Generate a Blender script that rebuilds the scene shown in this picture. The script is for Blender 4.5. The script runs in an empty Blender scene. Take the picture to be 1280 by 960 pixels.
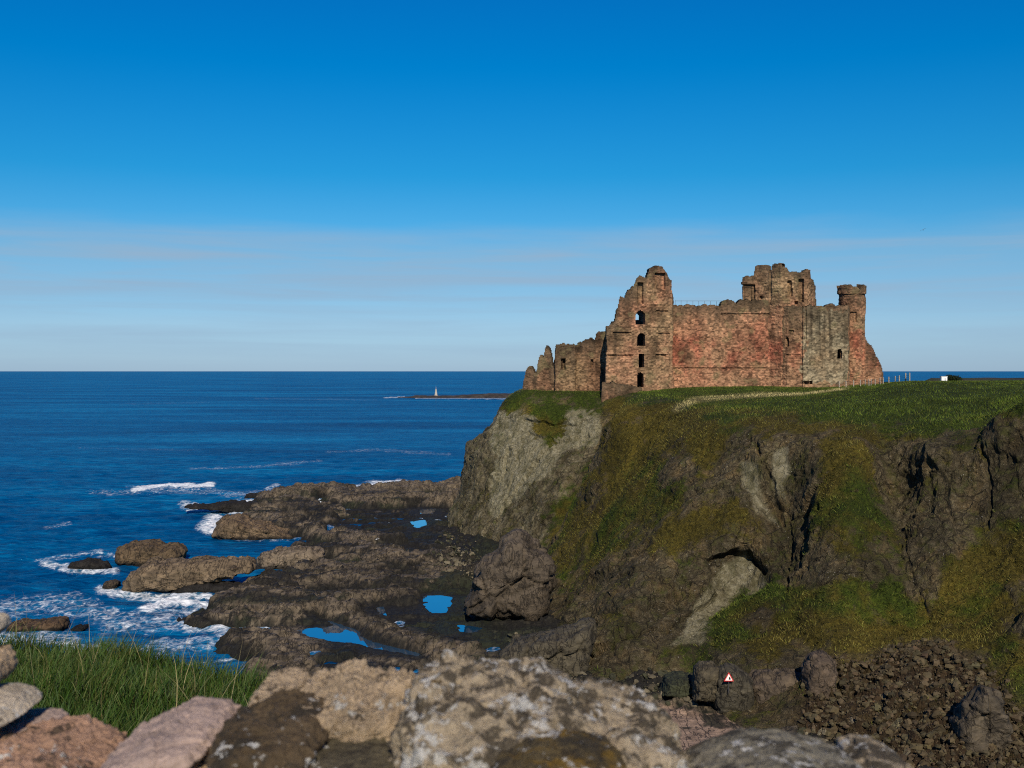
import bpy, math, random
import numpy as np

SC = bpy.context.scene
COL = SC.collection
rng = np.random.default_rng(7)
random.seed(7)

# ------------------------------------------------------------------ camera
F, CXP, CYP, H = 1400.0, 640.0, 480.0, 35.0
PITCH = math.atan(17.0 / F)
cp, sp = math.cos(PITCH), math.sin(PITCH)


def P(px, py, D):
    """point at forward distance D seen at photo pixel px, py"""
    u, v = (px - CXP) / F, (CYP - py) / F
    dy, dz = cp + v * sp, -sp + v * cp
    t = D / dy
    return np.array((u * t, D, H + dz * t))


def S(px, py, z):
    """point at height z seen at photo pixel px, py"""
    u, v = (px - CXP) / F, (CYP - py) / F
    dy, dz = cp + v * sp, -sp + v * cp
    t = (z - H) / dz
    return np.array((u * t, dy * t, z))


def proj(p):
    p = np.asarray(p, float)
    dz = p[..., 2] - H
    f = p[..., 1] * cp - dz * sp
    w = p[..., 1] * sp + dz * cp
    f = np.maximum(f, 0.01)
    return CXP + F * p[..., 0] / f, CYP - F * w / f


cam_d = bpy.data.cameras.new('camera')
cam = bpy.data.objects.new('camera', cam_d)
COL.objects.link(cam)
cam.location = (0, 0, H)
cam.rotation_euler = (math.pi / 2 - PITCH, 0, 0)
cam_d.sensor_width = 36
cam_d.lens = 36 * F / 1280
cam_d.clip_start = 0.05
cam_d.clip_end = 120000
cam_d.dof.use_dof = True
cam_d.dof.focus_distance = 180
cam_d.dof.aperture_fstop = 9.0
SC.camera = cam

# ------------------------------------------------------------------ noise


def _hash(ix, iy, iz, seed):
    with np.errstate(over='ignore'):
        h = (ix.astype(np.uint32) * np.uint32(374761393) + iy.astype(np.uint32) * np.uint32(668265263)
             + iz.astype(np.uint32) * np.uint32(2246822519) + np.uint32((seed * 3266489917) & 0xffffffff))
        h = (h ^ (h >> np.uint32(15))) * np.uint32(2246822519)
        h = (h ^ (h >> np.uint32(13))) * np.uint32(3266489917)
        return h ^ (h >> np.uint32(16))


def perlin(p, seed=0):
    p = np.asarray(p, float)
    i = np.floor(p).astype(np.int64)
    f = p - i
    w = f * f * f * (f * (f * 6 - 15) + 10)
    out = 0
    for dx in (0, 1):
        for dy in (0, 1):
            for dz in (0, 1):
                h = _hash(i[..., 0] + dx, i[..., 1] + dy, i[..., 2] + dz, seed)
                gx = (h & np.uint32(1023)).astype(float) / 511.5 - 1
                gy = ((h >> np.uint32(10)) & np.uint32(1023)).astype(float) / 511.5 - 1
                gz = ((h >> np.uint32(20)) & np.uint32(1023)).astype(float) / 511.5 - 1
                d = gx * (f[..., 0] - dx) + gy * (f[..., 1] - dy) + gz * (f[..., 2] - dz)
                wx = w[..., 0] if dx else 1 - w[..., 0]
                wy = w[..., 1] if dy else 1 - w[..., 1]
                wz = w[..., 2] if dz else 1 - w[..., 2]
                out = out + d * wx * wy * wz
    return out * 1.3


def fbm(p, octv=4, seed=0, gain=0.5, lac=2.03):
    a, s, p = 1.0, 0, np.asarray(p, float)
    for k in range(octv):
        s = s + a * perlin(p, seed + k)
        p = p * lac + 7.13
        a *= gain
    return s


def ridged(p, octv=4, seed=0, gain=0.5):
    a, s, p = 1.0, 0, np.asarray(p, float)
    for k in range(octv):
        s = s + a * (1 - np.abs(perlin(p, seed + k)) * 2)
        p = p * 2.1 + 3.7
        a *= gain
    return s


def cells(p, seed=0):
    """cellular noise: nearest distance, edge gap, facet value (random tilted plane for each cell), cell random"""
    p = np.asarray(p, float)
    i = np.floor(p).astype(np.int64)
    b1 = np.full(p.shape[:-1], 9.0)
    b2 = b1.copy()
    fac = np.zeros(p.shape[:-1])
    rnd = np.zeros(p.shape[:-1])
    for dx in (-1, 0, 1):
        for dy in (-1, 0, 1):
            for dz in (-1, 0, 1):
                jx, jy, jz = i[..., 0] + dx, i[..., 1] + dy, i[..., 2] + dz
                h = _hash(jx, jy, jz, seed)
                h2 = _hash(jx, jy, jz, seed + 101)
                ox = (h & np.uint32(1023)) / 1023.0
                oy = ((h >> np.uint32(10)) & np.uint32(1023)) / 1023.0
                oz = ((h >> np.uint32(20)) & np.uint32(1023)) / 1023.0
                ex, ey, ez = p[..., 0] - jx - ox, p[..., 1] - jy - oy, p[..., 2] - jz - oz
                d = np.sqrt(ex * ex + ey * ey + ez * ez)
                t1 = (h2 & np.uint32(1023)) / 511.5 - 1
                t2 = ((h2 >> np.uint32(10)) & np.uint32(1023)) / 511.5 - 1
                t3 = ((h2 >> np.uint32(20)) & np.uint32(1023)) / 511.5 - 1
                v = t1 * 0.6 + (t1 * ex + t2 * ey + t3 * ez) * 0.9
                near = d < b1
                b2 = np.where(near, b1, np.minimum(b2, d))
                fac = np.where(near, v, fac)
                rnd = np.where(near, (t2 + 1) / 2, rnd)
                b1 = np.where(near, d, b1)
    return b1, b2 - b1, fac * sstep(0, 0.14, b2 - b1), rnd


def sstep(a, b, x):
    t = np.clip((x - a) / (b - a), 0, 1)
    return t * t * (3 - 2 * t)


def seg_dist(x, y, pts, closed=False, extra=None):
    """distance in a plane to a polyline; also the interpolated extra value at the nearest point"""
    best = np.full(np.shape(x), 1e9)
    val = np.zeros(np.shape(x))
    n = len(pts)
    for k in range(n if closed else n - 1):
        ax, ay = pts[k][0], pts[k][1]
        bx, by = pts[(k + 1) % n][0], pts[(k + 1) % n][1]
        vx, vy = bx - ax, by - ay
        L = vx * vx + vy * vy + 1e-9
        t = np.clip(((x - ax) * vx + (y - ay) * vy) / L, 0, 1)
        d = np.hypot(x - ax - t * vx, y - ay - t * vy)
        if extra is not None:
            val = np.where(d < best, extra[k] * (1 - t) + extra[(k + 1) % n] * t, val)
        best = np.minimum(best, d)
    return (best, val) if extra is not None else best


def poly_sd(x, y, pts):
    """signed distance, positive inside"""
    ins = np.zeros(np.shape(x), bool)
    n = len(pts)
    for k in range(n):
        ax, ay = pts[k][:2]
        bx, by = pts[(k + 1) % n][:2]
        if ay == by:
            continue
        c = ((ay > y) != (by > y)) & (x < (bx - ax) * (y - ay) / (by - ay) + ax)
        ins ^= c
    d = seg_dist(x, y, pts, True)
    return np.where(ins, d, -d)


# ------------------------------------------------------------------ mesh helpers
def build(name, v, f, mat=None, parent=None, smooth=True, attrs=None, floats=None):
    v = np.asarray(v, np.float32).reshape(-1, 3)
    f = np.asarray(f, np.int32)
    k = f.shape[1]
    me = bpy.data.meshes.new(name)
    me.vertices.add(len(v))
    me.vertices.foreach_set('co', v.ravel())
    me.loops.add(f.size)
    me.loops.foreach_set('vertex_index', f.ravel())
    me.polygons.add(len(f))
    me.polygons.foreach_set('loop_start', np.arange(0, f.size, k, dtype=np.int32))
    me.polygons.foreach_set('loop_total', np.full(len(f), k, dtype=np.int32))
    me.polygons.foreach_set('use_smooth', np.full(len(f), smooth, dtype=bool))
    me.update(calc_edges=True)
    for an, c in (attrs or {}).items():
        a = me.attributes.new(an, 'FLOAT_COLOR', 'POINT')
        c4 = np.ones((len(v), 4), np.float32)
        c4[:, :3] = np.asarray(c).reshape(-1, 3)
        a.data.foreach_set('color', c4.ravel())
    for an, c in (floats or {}).items():
        a = me.attributes.new(an, 'FLOAT', 'POINT')
        a.data.foreach_set('value', np.asarray(c, np.float32).ravel())
    me.validate()
    if mat:
        me.materials.append(mat)
    o = bpy.data.objects.new(name, me)
    COL.objects.link(o)
    o.parent = parent
    return o


def grid_faces(nr, nc, wrap=False):
    r = np.arange(nr - 1)[:, None]
    c = np.arange(nc if wrap else nc - 1)[None, :]
    c2 = (c + 1) % nc
    a = r * nc + c
    return np.stack([a, r * nc + c2, (r + 1) * nc + c2, (r + 1) * nc + c], -1).reshape(-1, 4)


def grid_normals(g):
    du = np.gradient(g, axis=1)
    dv = np.gradient(g, axis=0)
    n = np.cross(du, dv)
    return n / (np.linalg.norm(n, axis=-1, keepdims=True) + 1e-9)


def empty(name, loc):
    o = bpy.data.objects.new(name, None)
    COL.objects.link(o)
    o.location = loc
    o.empty_display_size = 0.2
    return o


def tag(o, label=None, cat=None, group=None, kind=None):
    if label:
        o['label'] = label
    if cat:
        o['category'] = cat
    if group:
        o['group'] = group
    if kind:
        o['kind'] = kind
    return o


def rebase(o, loc):
    """move an object's origin to loc without moving the geometry"""
    loc = np.asarray(loc, np.float32)
    n = len(o.data.vertices)
    co = np.empty(n * 3, np.float32)
    o.data.vertices.foreach_get('co', co)
    o.data.vertices.foreach_set('co', (co.reshape(-1, 3) - loc).ravel())
    o.location = loc.tolist()
    return o


# ------------------------------------------------------------------ node helpers
class NT:
    def __init__(self, name):
        self.m = bpy.data.materials.new(name)
        self.m.use_nodes = True
        self.t = self.m.node_tree
        self.b = self.t.nodes['Principled BSDF']

    def n(self, typ, **kw):
        nd = self.t.nodes.new(typ)
        for k, v in kw.items():
            if isinstance(k, str) and hasattr(nd, k):
                setattr(nd, k, v)
        return nd

    def link(self, a, b):
        self.t.links.new(a, b)

    def setin(self, nd, key, v):
        if hasattr(v, 'is_output') or isinstance(v, bpy.types.NodeSocket):
            self.link(v, nd.inputs[key])
        else:
            nd.inputs[key].default_value = v

    def pos(self, scale=(1, 1, 1)):
        g = self.n('ShaderNodeNewGeometry')
        mp = self.n('ShaderNodeMapping')
        mp.inputs['Scale'].default_value = scale
        self.link(g.outputs['Position'], mp.inputs['Vector'])
        return mp.outputs['Vector']

    def noise(self, vec, scale, detail=4, rough=0.55, dist=0.0):
        nd = self.n('ShaderNodeTexNoise')
        self.link(vec, nd.inputs['Vector'])
        nd.inputs['Scale'].default_value = scale
        nd.inputs['Detail'].default_value = detail
        nd.inputs['Roughness'].default_value = rough
        nd.inputs['Distortion'].default_value = dist
        return nd.outputs['Fac']

    def voro(self, vec, scale, feature='F1', rnd=1.0):
        nd = self.n('ShaderNodeTexVoronoi')
        nd.feature = feature
        self.link(vec, nd.inputs['Vector'])
        nd.inputs['Scale'].default_value = scale
        nd.inputs['Randomness'].default_value = rnd
        return nd

    def math(self, op, a, b=0.0, c=None, clamp=False):
        nd = self.n('ShaderNodeMath')
        nd.operation = op
        nd.use_clamp = clamp
        self.setin(nd, 0, a)
        self.setin(nd, 1, b)
        if c is not None:
            self.setin(nd, 2, c)
        return nd.outputs[0]

    def ramp(self, fac, stops):
        nd = self.n('ShaderNodeValToRGB')
        el = nd.color_ramp.elements
        while len(el) < len(stops):
            el.new(0.5)
        for e, (p, c) in zip(el, stops):
            e.position = p
            e.color = (*c, 1) if len(c) == 3 else c
        self.link(fac, nd.inputs[0])
        return nd.outputs[0]

    def mix(self, fac, a, b, mode='MIX'):
        nd = self.n('ShaderNodeMix')
        nd.data_type = 'RGBA'
        nd.blend_type = mode
        nd.clamp_factor = True
        self.setin(nd, 0, fac)
        for key, v in ((6, a), (7, b)):
            if isinstance(v, tuple):
                v = (*v, 1) if len(v) == 3 else v
            self.setin(nd, key, v)
        return nd.outputs[2]

    def attr(self, name):
        nd = self.n('ShaderNodeAttribute')
        nd.attribute_name = name
        return nd

    def step(self, x, lo, hi):
        nd = self.n('ShaderNodeMapRange')
        nd.interpolation_type = 'SMOOTHSTEP'
        self.setin(nd, 0, x)
        nd.inputs[1].default_value = lo
        nd.inputs[2].default_value = hi
        return nd.outputs[0]

    def bump(self, hgt, strength, dist, normal=None):
        nd = self.n('ShaderNodeBump')
        nd.inputs['Strength'].default_value = strength
        nd.inputs['Distance'].default_value = dist
        self.link(hgt, nd.inputs['Height'])
        if normal is not None:
            self.link(normal, nd.inputs['Normal'])
        return nd.outputs[0]

    def out(self, color=None, rough=0.9, normal=None, spec=0.3):
        if color is not None:
            self.setin(self.b, 'Base Color', (*color, 1) if isinstance(color, tuple) and len(color) == 3 else color)
        self.setin(self.b, 'Roughness', rough)
        self.b.inputs['Specular IOR Level'].default_value = spec
        if normal is not None:
            self.link(normal, self.b.inputs['Normal'])
        return self.m


def mat_attr(name, nscale=3.0, amt=0.5, bscale=4.0, bstr=0.6, bdist=0.1, rough=0.9, spec=0.25):
    t = NT(name)
    v = t.pos()
    c = t.attr('Col').outputs['Color']
    f = t.noise(v, nscale, 5, 0.65)
    f = t.math('MULTIPLY_ADD', f, 2 * amt, 1 - amt)
    col = t.mix(1.0, c, f, 'MULTIPLY')
    h = t.noise(v, bscale, 6, 0.65)
    return t.out(col, rough, t.bump(h, bstr, bdist), spec)


def mat_plain(name, c, amt=0.3, nscale=5.0, rough=0.8, spec=0.3, bstr=0.3, bdist=0.02):
    t = NT(name)
    v = t.pos()
    f = t.noise(v, nscale, 4)
    lo = tuple(x * (1 - amt) for x in c)
    hi = tuple(min(1, x * (1 + amt)) for x in c)
    return t.out(t.ramp(f, [(0.3, lo), (0.7, hi)]), rough, t.bump(f, bstr, bdist), spec)


# ------------------------------------------------------------------ light and sky
SUN_EL, SUN_AZ = math.radians(35), math.radians(174)   # azimuth clockwise from +Y: behind the camera, to the right
sun_dir = np.array((math.sin(SUN_AZ) * math.cos(SUN_EL), math.cos(SUN_AZ) * math.cos(SUN_EL), math.sin(SUN_EL)))
sd = bpy.data.lights.new('sun', 'SUN')
sd.energy = 5.0
sd.angle = math.radians(0.5)
sd.color = (1.0, 0.89, 0.72)
so = bpy.data.objects.new('sun', sd)
COL.objects.link(so)
from mathutils import Vector
so.rotation_euler = Vector(sun_dir).to_track_quat('Z', 'Y').to_euler()
so.location = (60, -60, 90)

W = bpy.data.worlds.new('World')
SC.world = W
W.use_nodes = True
wt = W.node_tree
bg = wt.nodes['Background']
sky = wt.nodes.new('ShaderNodeTexSky')
sky.sky_type = 'NISHITA'
sky.sun_disc = False
sky.sun_elevation = SUN_EL
sky.sun_rotation = SUN_AZ
sky.altitude = 30
sky.air_density = 1.0
sky.dust_density = 0.2
sky.ozone_density = 4.0
bg.inputs['Strength'].default_value = 0.07


def wn(typ, **kw):
    nd = wt.nodes.new(typ)
    for k, v in kw.items():
        setattr(nd, k, v)
    return nd


geo = wn('ShaderNodeTexCoord')
sep = wn('ShaderNodeSeparateXYZ')
wt.links.new(geo.outputs['Generated'], sep.inputs[0])
# clear polarised blue overhead, pale towards the horizon
grad = wn('ShaderNodeValToRGB')
els = [(0.0, (0.62, 0.90, 1.48)), (0.04, (0.70, 1.0, 1.42)), (0.10, (0.42, 0.98, 1.30)), (0.17, (0.10, 0.90, 1.30)),
       (0.26, (0.0, 0.84, 1.38)), (0.5, (0.03, 0.6, 1.5)), (1.0, (0.2, 0.6, 1.3))]
while len(grad.color_ramp.elements) < len(els):
    grad.color_ramp.elements.new(0.5)
for e, (p_, c_) in zip(grad.color_ramp.elements, els):
    e.position = p_
    e.color = (*c_, 1)
wt.links.new(sep.outputs['Z'], grad.inputs[0])
mul = wn('ShaderNodeMix', data_type='RGBA', blend_type='MULTIPLY')
mul.inputs[0].default_value = 1.0
wt.links.new(sky.outputs[0], mul.inputs[6])
wt.links.new(grad.outputs[0], mul.inputs[7])
# thin streaks of cloud low over the sea
mp = wn('ShaderNodeMapping')
mp.inputs['Scale'].default_value = (2.2, 2.2, 42)
wt.links.new(geo.outputs['Generated'], mp.inputs['Vector'])
cn = wn('ShaderNodeTexNoise')
cn.inputs['Scale'].default_value = 1.7
cn.inputs['Detail'].default_value = 7
cn.inputs['Roughness'].default_value = 0.55
cn.inputs['Distortion'].default_value = 0.35
wt.links.new(mp.outputs[0], cn.inputs['Vector'])
crmp = wn('ShaderNodeValToRGB')
crmp.color_ramp.elements[0].position = 0.40
crmp.color_ramp.elements[0].color = (0.4, 0.4, 0.4, 1)
crmp.color_ramp.elements[1].position = 0.68
wt.links.new(cn.outputs['Fac'], crmp.inputs[0])
band = wn('ShaderNodeValToRGB')
bl = [(0.0, 0.35), (0.03, 0.6), (0.075, 0.95), (0.105, 1.0), (0.122, 0.35), (0.132, 0.0)]
while len(band.color_ramp.elements) < len(bl):
    band.color_ramp.elements.new(0.5)
for e, (p_, c_) in zip(band.color_ramp.elements, bl):
    e.position = p_
    e.color = (c_, c_, c_, 1)
# the bank's upper edge wanders a little
addn = wn('ShaderNodeMath', operation='MULTIPLY_ADD')
mp2 = wn('ShaderNodeMapping')
mp2.inputs['Scale'].default_value = (3, 3, 20)
wt.links.new(geo.outputs['Generated'], mp2.inputs['Vector'])
cn2 = wn('ShaderNodeTexNoise')
cn2.inputs['Scale'].default_value = 2.0
cn2.inputs['Detail'].default_value = 5
wt.links.new(mp2.outputs[0], cn2.inputs['Vector'])
sub = wn('ShaderNodeMath', operation='SUBTRACT')
wt.links.new(cn2.outputs['Fac'], sub.inputs[0])
sub.inputs[1].default_value = 0.5
wt.links.new(sub.outputs[0], addn.inputs[0])
addn.inputs[1].default_value = 0.03
wt.links.new(sep.outputs['Z'], addn.inputs[2])
wt.links.new(addn.outputs[0], band.inputs[0])
cm = wn('ShaderNodeMath', operation='MULTIPLY')
wt.links.new(crmp.outputs[0], cm.inputs[0])
wt.links.new(band.outputs[0], cm.inputs[1])
cm2 = wn('ShaderNodeMath', operation='MULTIPLY')
wt.links.new(cm.outputs[0], cm2.inputs[0])
cm2.inputs[1].default_value = 0.85
cmix = wn('ShaderNodeMix', data_type='RGBA')
wt.links.new(cm2.outputs[0], cmix.inputs[0])
wt.links.new(mul.outputs[2], cmix.inputs[6])
cmix.inputs[7].default_value = (4.4, 6.3, 8.5, 1)
wt.links.new(cmix.outputs[2], bg.inputs['Color'])

SC.view_settings.view_transform = 'Standard'
SC.view_settings.look = 'None'
SC.view_settings.gamma = 1
SC.view_settings.exposure = 0
SC.render.engine = 'CYCLES'
SC.cycles.max_bounces = 5
SC.cycles.use_denoising = False
SC.cycles.filter_width = 1.1

# ------------------------------------------------------------------ headland: cliffs and the castle green, one lofted sheet
# each column runs from under the shore up the cliff to the plateau: foot, four on the face, rim, bank, near, mid, far
NET = [
    [(592, 630, 290), (600, 600, 290), (604, 575, 290), (612, 550, 290), (625, 525, 290), (645, 497, 290), (660, 486, 290), (690, 485, 300), (720, 485, 310), (740, 484, 330)],
    [(558, 661, 243), (577, 620, 246), (583, 588, 247), (588, 556, 249), (612, 533, 250), (619, 509, 250), (651, 488, 252), (690, 488, 262), (720, 486, 280), (750, 485, 330)],
    [(600, 672, 228), (612, 635, 232), (622, 600, 235), (630, 565, 238), (640, 536, 240), (648, 513, 241), (672, 490, 247), (700, 489, 255), (730, 486, 275), (770, 485, 330)],
    [(650, 682, 217), (665, 640, 222), (675, 600, 227), (682, 562, 232), (688, 537, 236), (692, 514, 238), (705, 491, 244), (725, 489, 252), (750, 487, 270), (800, 484, 330)],
    [(700, 695, 207), (715, 655, 213), (725, 610, 220), (733, 570, 226), (740, 540, 231), (746, 516, 235), (750, 492, 241), (765, 489, 248), (790, 486, 268), (830, 484, 330)],
    [(735, 700, 203), (750, 660, 208), (765, 615, 213), (780, 570, 219), (790, 538, 224), (795, 512, 228), (797, 493, 234), (805, 489, 244), (830, 485, 265), (870, 483, 330)],
    [(688, 702, 188), (710, 645, 189), (735, 592, 190), (750, 558, 190.5), (759, 534, 191), (772, 513, 194), (797, 493, 203), (830, 489, 222), (860, 484.5, 243), (900, 482, 330)],
    [(690, 768, 154), (735, 700, 164), (770, 640, 170), (795, 590, 175), (812, 550, 178), (830, 520, 182), (848, 502, 188), (868, 493, 210), (890, 484, 238), (930, 481, 330)],
    [(738, 838, 124), (765, 770, 133), (800, 700, 141), (830, 640, 147), (850, 590, 153), (865, 548, 160), (885, 515, 170), (905, 494, 200), (920, 484, 235), (960, 480, 330)],
    [(820, 836, 124.5), (845, 775, 132), (865, 705, 138), (885, 650, 142), (900, 600, 147), (912, 557, 152), (925, 518, 163), (940, 495, 195), (950, 484, 232), (990, 479.5, 330)],
    [(880, 806, 126), (915, 752, 135), (930, 700, 139), (940, 660, 140), (948, 610, 144), (955, 552, 149), (965, 515, 162), (975, 494, 190), (985, 485, 228), (1020, 479, 330)],
    [(905, 880, 112), (960, 800, 122), (990, 735, 132.5), (995, 670, 138), (995, 610, 142), (1000, 555, 146), (1008, 515, 158), (1015, 495, 185), (1025, 486, 225), (1060, 478.5, 330)],
    [(990, 925, 101), (1020, 840, 112), (1040, 760, 122), (1055, 690, 128), (1060, 620, 134), (1065, 560, 140), (1075, 515, 154), (1080, 490, 185), (1085, 482, 225), (1110, 477.5, 330)],
    [(1080, 945, 97.5), (1095, 860, 107), (1115, 770, 119), (1128, 700, 128), (1122, 620, 138), (1110, 552, 144), (1112, 510, 158), (1120, 479.5, 188), (1130, 478.5, 230), (1160, 477, 330)],
    [(1150, 960, 94), (1165, 870, 104), (1170, 780, 115), (1170, 700, 124), (1170, 620, 132), (1165, 548, 138), (1175, 510, 158), (1180, 478.5, 188), (1180, 478, 230), (1210, 476.5, 330)],
    [(1220, 985, 90), (1230, 890, 101), (1232, 790, 112), (1235, 710, 121), (1232, 620, 130), (1222, 545, 136), (1238, 510, 155), (1240, 478.5, 188), (1235, 477.5, 230), (1260, 476, 330)],
    [(1300, 1010, 86), (1300, 910, 97), (1295, 800, 108), (1290, 720, 117), (1290, 610, 127), (1285, 510, 132), (1300, 500, 150), (1300, 478, 190), (1290, 477, 235), (1310, 475.5, 330)],
    [(1420, 1060, 82), (1420, 950, 92), (1410, 830, 103), (1410, 720, 113), (1400, 600, 122), (1400, 500, 128), (1400, 490, 145), (1400, 478, 190), (1400, 476, 240), (1420, 475, 330)],
    [(1750, 1130, 78), (1740, 1010, 88), (1720, 880, 98), (1700, 740, 108), (1690, 620, 117), (1680, 500, 124), (1660, 488, 145), (1640, 478, 190), (1620, 476, 240), (1600, 475, 330)],
]
G0 = np.array([[P(*q) for q in col] for col in NET])          # cols, rows, 3
low = G0[:, 0] + (G0[:, 0] - G0[:, 1]) * 0.35                  # one more row, buried under the shore
low[:, 2] = G0[:, 0, 2] - 4
back = G0[:, -1] + np.array((0, 40, -3.0))
G0 = np.concatenate([low[:, None], G0, back[:, None]], 1)
row_div = [5] + [42] * 5 + [26, 34, 22, 12, 4]
col_div = [26, 36, 40, 40, 22, 26, 84, 84, 56, 44, 44, 44, 44, 44, 44, 44, 26, 16]


def spline(A, divs, ten=0.85):
    """cardinal spline along axis 0"""
    n = len(A)
    out = []
    for k in range(n - 1):
        p0, p1, p2, p3 = A[max(k - 1, 0)], A[k], A[k + 1], A[min(k + 2, n - 1)]
        m1, m2 = (p2 - p0) * 0.5 * ten, (p3 - p1) * 0.5 * ten
        for t in np.arange(divs[k]) / divs[k]:
            h = (2 * t**3 - 3 * t**2 + 1, t**3 - 2 * t**2 + t, -2 * t**3 + 3 * t**2, t**3 - t**2)
            out.append(h[0] * p1 + h[1] * m1 + h[2] * p2 + h[3] * m2)
    out.append(A[-1])
    return np.array(out)


G1 = spline(G0, col_div)
G2 = spline(np.swapaxes(G1, 0, 1), row_div)                    # rows, cols, 3
rowv = np.concatenate([np.arange(d) / d + k for k, d in enumerate(row_div)] + [[len(row_div)]])  # 1 foot .. 6 rim .. 7 bank .. 10
NRM = grid_normals(G2)
if NRM[..., 2].mean() < 0:
    NRM = -NRM
hx, hy = proj(G2)
# warp picture coordinates with world noise so that region borders wander
wq = G2 * 0.12
hx_w = hx + fbm(wq, 4, 11) * 16
hy_w = hy + fbm(wq + 40, 4, 12) * 16

GRASS = [
    [(600, 480), (760, 482), (752, 519), (724, 516), (690, 511), (660, 515), (626, 516), (612, 510)],
    [(676, 510), (706, 512), (700, 552), (682, 560), (668, 545)],
    [(772, 505), (860, 495), (1110, 480), (1300, 470), (1300, 520), (1225, 542), (1100, 545), (1040, 538), (930, 535), (900, 545), (905, 600), (850, 560), (830, 600), (780, 640), (755, 600)],
    [(760, 590), (830, 580), (840, 620), (770, 690), (735, 745), (715, 730), (735, 660)],
    [(700, 650), (745, 590), (740, 660), (705, 730), (690, 700)],
    [(835, 640), (880, 625), (930, 622), (945, 650), (900, 665), (850, 690), (815, 690)],
    [(1015, 565), (1060, 545), (1088, 550), (1112, 640), (1120, 665), (1060, 690), (1020, 670), (1015, 620)],
    [(885, 790), (915, 745), (965, 735), (990, 745), (1060, 735), (1110, 728), (1150, 745), (1180, 715), (1240, 650), (1285, 660), (1285, 820), (1180, 790), (1120, 810), (1075, 820), (1000, 815), (950, 825), (905, 822)],
    [(1220, 820), (1285, 800), (1285, 900), (1230, 880)],
]
ROCK = [
    [(838, 572), (900, 565), (925, 600), (880, 640), (840, 645)],
    [(930, 535), (985, 540), (1040, 580), (1025, 640), (1000, 720), (960, 650), (925, 600)],
    [(1090, 550), (1160, 552), (1225, 550), (1240, 600), (1225, 650), (1170, 730), (1130, 740), (1110, 640)],
    [(690, 770), (750, 700), (850, 690), (900, 680), (960, 680), (985, 740), (900, 745), (860, 800), (740, 840), (640, 790)],
    [(1235, 560), (1290, 540), (1290, 640), (1250, 650)],
    [(930, 775), (960, 768), (965, 790), (925, 800)],
    [(1252, 738), (1300, 722), (1300, 795), (1256, 788)],
]
DRY = [
    [(840, 630), (930, 615), (945, 650), (860, 690), (800, 690)],
    [(770, 500), (930, 510), (1100, 525), (1105, 600), (1040, 640), (1010, 560), (900, 545), (800, 580), (740, 680), (710, 700)],
    [(900, 830), (960, 790), (1080, 780), (1150, 760), (1210, 700), (1285, 680), (1285, 780), (1180, 830), (1050, 820)],
    [(870, 493), (1030, 488), (1080, 482), (1030, 500), (900, 505), (840, 508)],
]
PALE = [
    [(616, 517), (690, 512), (750, 514), (742, 550), (700, 566), (690, 590), (668, 600), (655, 590), (640, 565), (625, 560)],
    [(625, 575), (660, 580), (665, 600), (640, 625), (630, 640), (620, 640)],
    [(905, 705), (930, 690), (955, 708), (960, 735), (932, 745), (908, 770), (875, 806), (830, 808), (855, 775), (880, 735)],
    [(922, 580), (950, 580), (976, 655), (945, 640)],
    [(960, 560), (985, 560), (985, 625), (965, 610)],
]
SCREE = [
    [(1010, 850), (1040, 825), (1085, 822), (1130, 790), (1190, 800), (1240, 830), (1290, 900), (1290, 1010), (1010, 1010), (985, 900)],
]


def region(polys, x, y, feather=9.0):
    m = np.full(np.shape(x), -99.0)
    for q in polys:
        m = np.maximum(m, poly_sd(x, y, q) / feather)
    return np.clip(m * 0.5 + 0.5, 0, 1)


RV = rowv[:, None] + np.zeros_like(hx)
straw = np.clip(1 - seg_dist(hx_w * 0.35 + hx * 0.65, hy + (hy_w - hy) * 0.12, [(845, 512), (870, 500), (905, 496.5), (960, 494), (1010, 492), (1040, 489), (1060, 485.5)]) / np.interp(hx, [840, 900, 960, 1060], [7, 5, 3.5, 1.5]), 0, 1) * 1.4
plate = sstep(6.6, 7.4, RV)
gr = np.maximum(region(GRASS, hx_w, hy_w, 14) * 0.66 + 0.16 * sstep(700, 780, hx), plate)
rk = region(ROCK, hx_w, hy_w)
blot = fbm(G2 * 0.22, 5, 3)
gr = np.clip(gr * (1 - 0.85 * rk * (1 - plate)) + blot * 0.55 * (1 - plate) * (0.35 + 0.65 * (1 - region(PALE, hx, hy, 14))), 0, 1)
LUSH = [[(760, 480), (1290, 470), (1290, 520), (1200, 540), (1110, 530), (1040, 514), (900, 507), (800, 503)], [(1010, 590), (1088, 560), (1112, 640), (1060, 670), (1015, 650)], [(885, 790), (925, 738), (990, 745), (985, 760), (920, 770)], [(1060, 745), (1110, 728), (1140, 760), (1080, 770)],
        [(1180, 740), (1240, 720), (1285, 740), (1250, 800), (1190, 790)], [(660, 488), (752, 490), (750, 512), (680, 510)], [(700, 560), (760, 580), (720, 640), (690, 640)]]
face = sstep(0.9, 1.3, RV) * (1 - sstep(5.9, 6.9, RV))
dry = np.clip(0.16 + 0.35 * face + region(DRY, hx_w, hy_w, 20) * 0.7 - 0.45 * region(LUSH, hx_w, hy_w, 14) + fbm(G2 * 0.15 + 9, 4, 5) * 0.5, 0, 1)
LREST = [[(590, 505), (690, 510), (756, 510), (748, 570), (705, 650), (690, 705), (550, 675), (570, 560)]]
pale = np.clip(0.42 * region(LREST, hx, hy, 6) * sstep(200, 210, G2[..., 1]) + region(PALE, hx_w * 0.6 + hx * 0.4, hy_w * 0.6 + hy * 0.4, 7) * (0.75 + fbm(G2 * 0.2, 4, 8) * 0.5), 0, 1)
scree = region(SCREE, hx_w, hy_w, 14) * (1 - plate)

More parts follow.
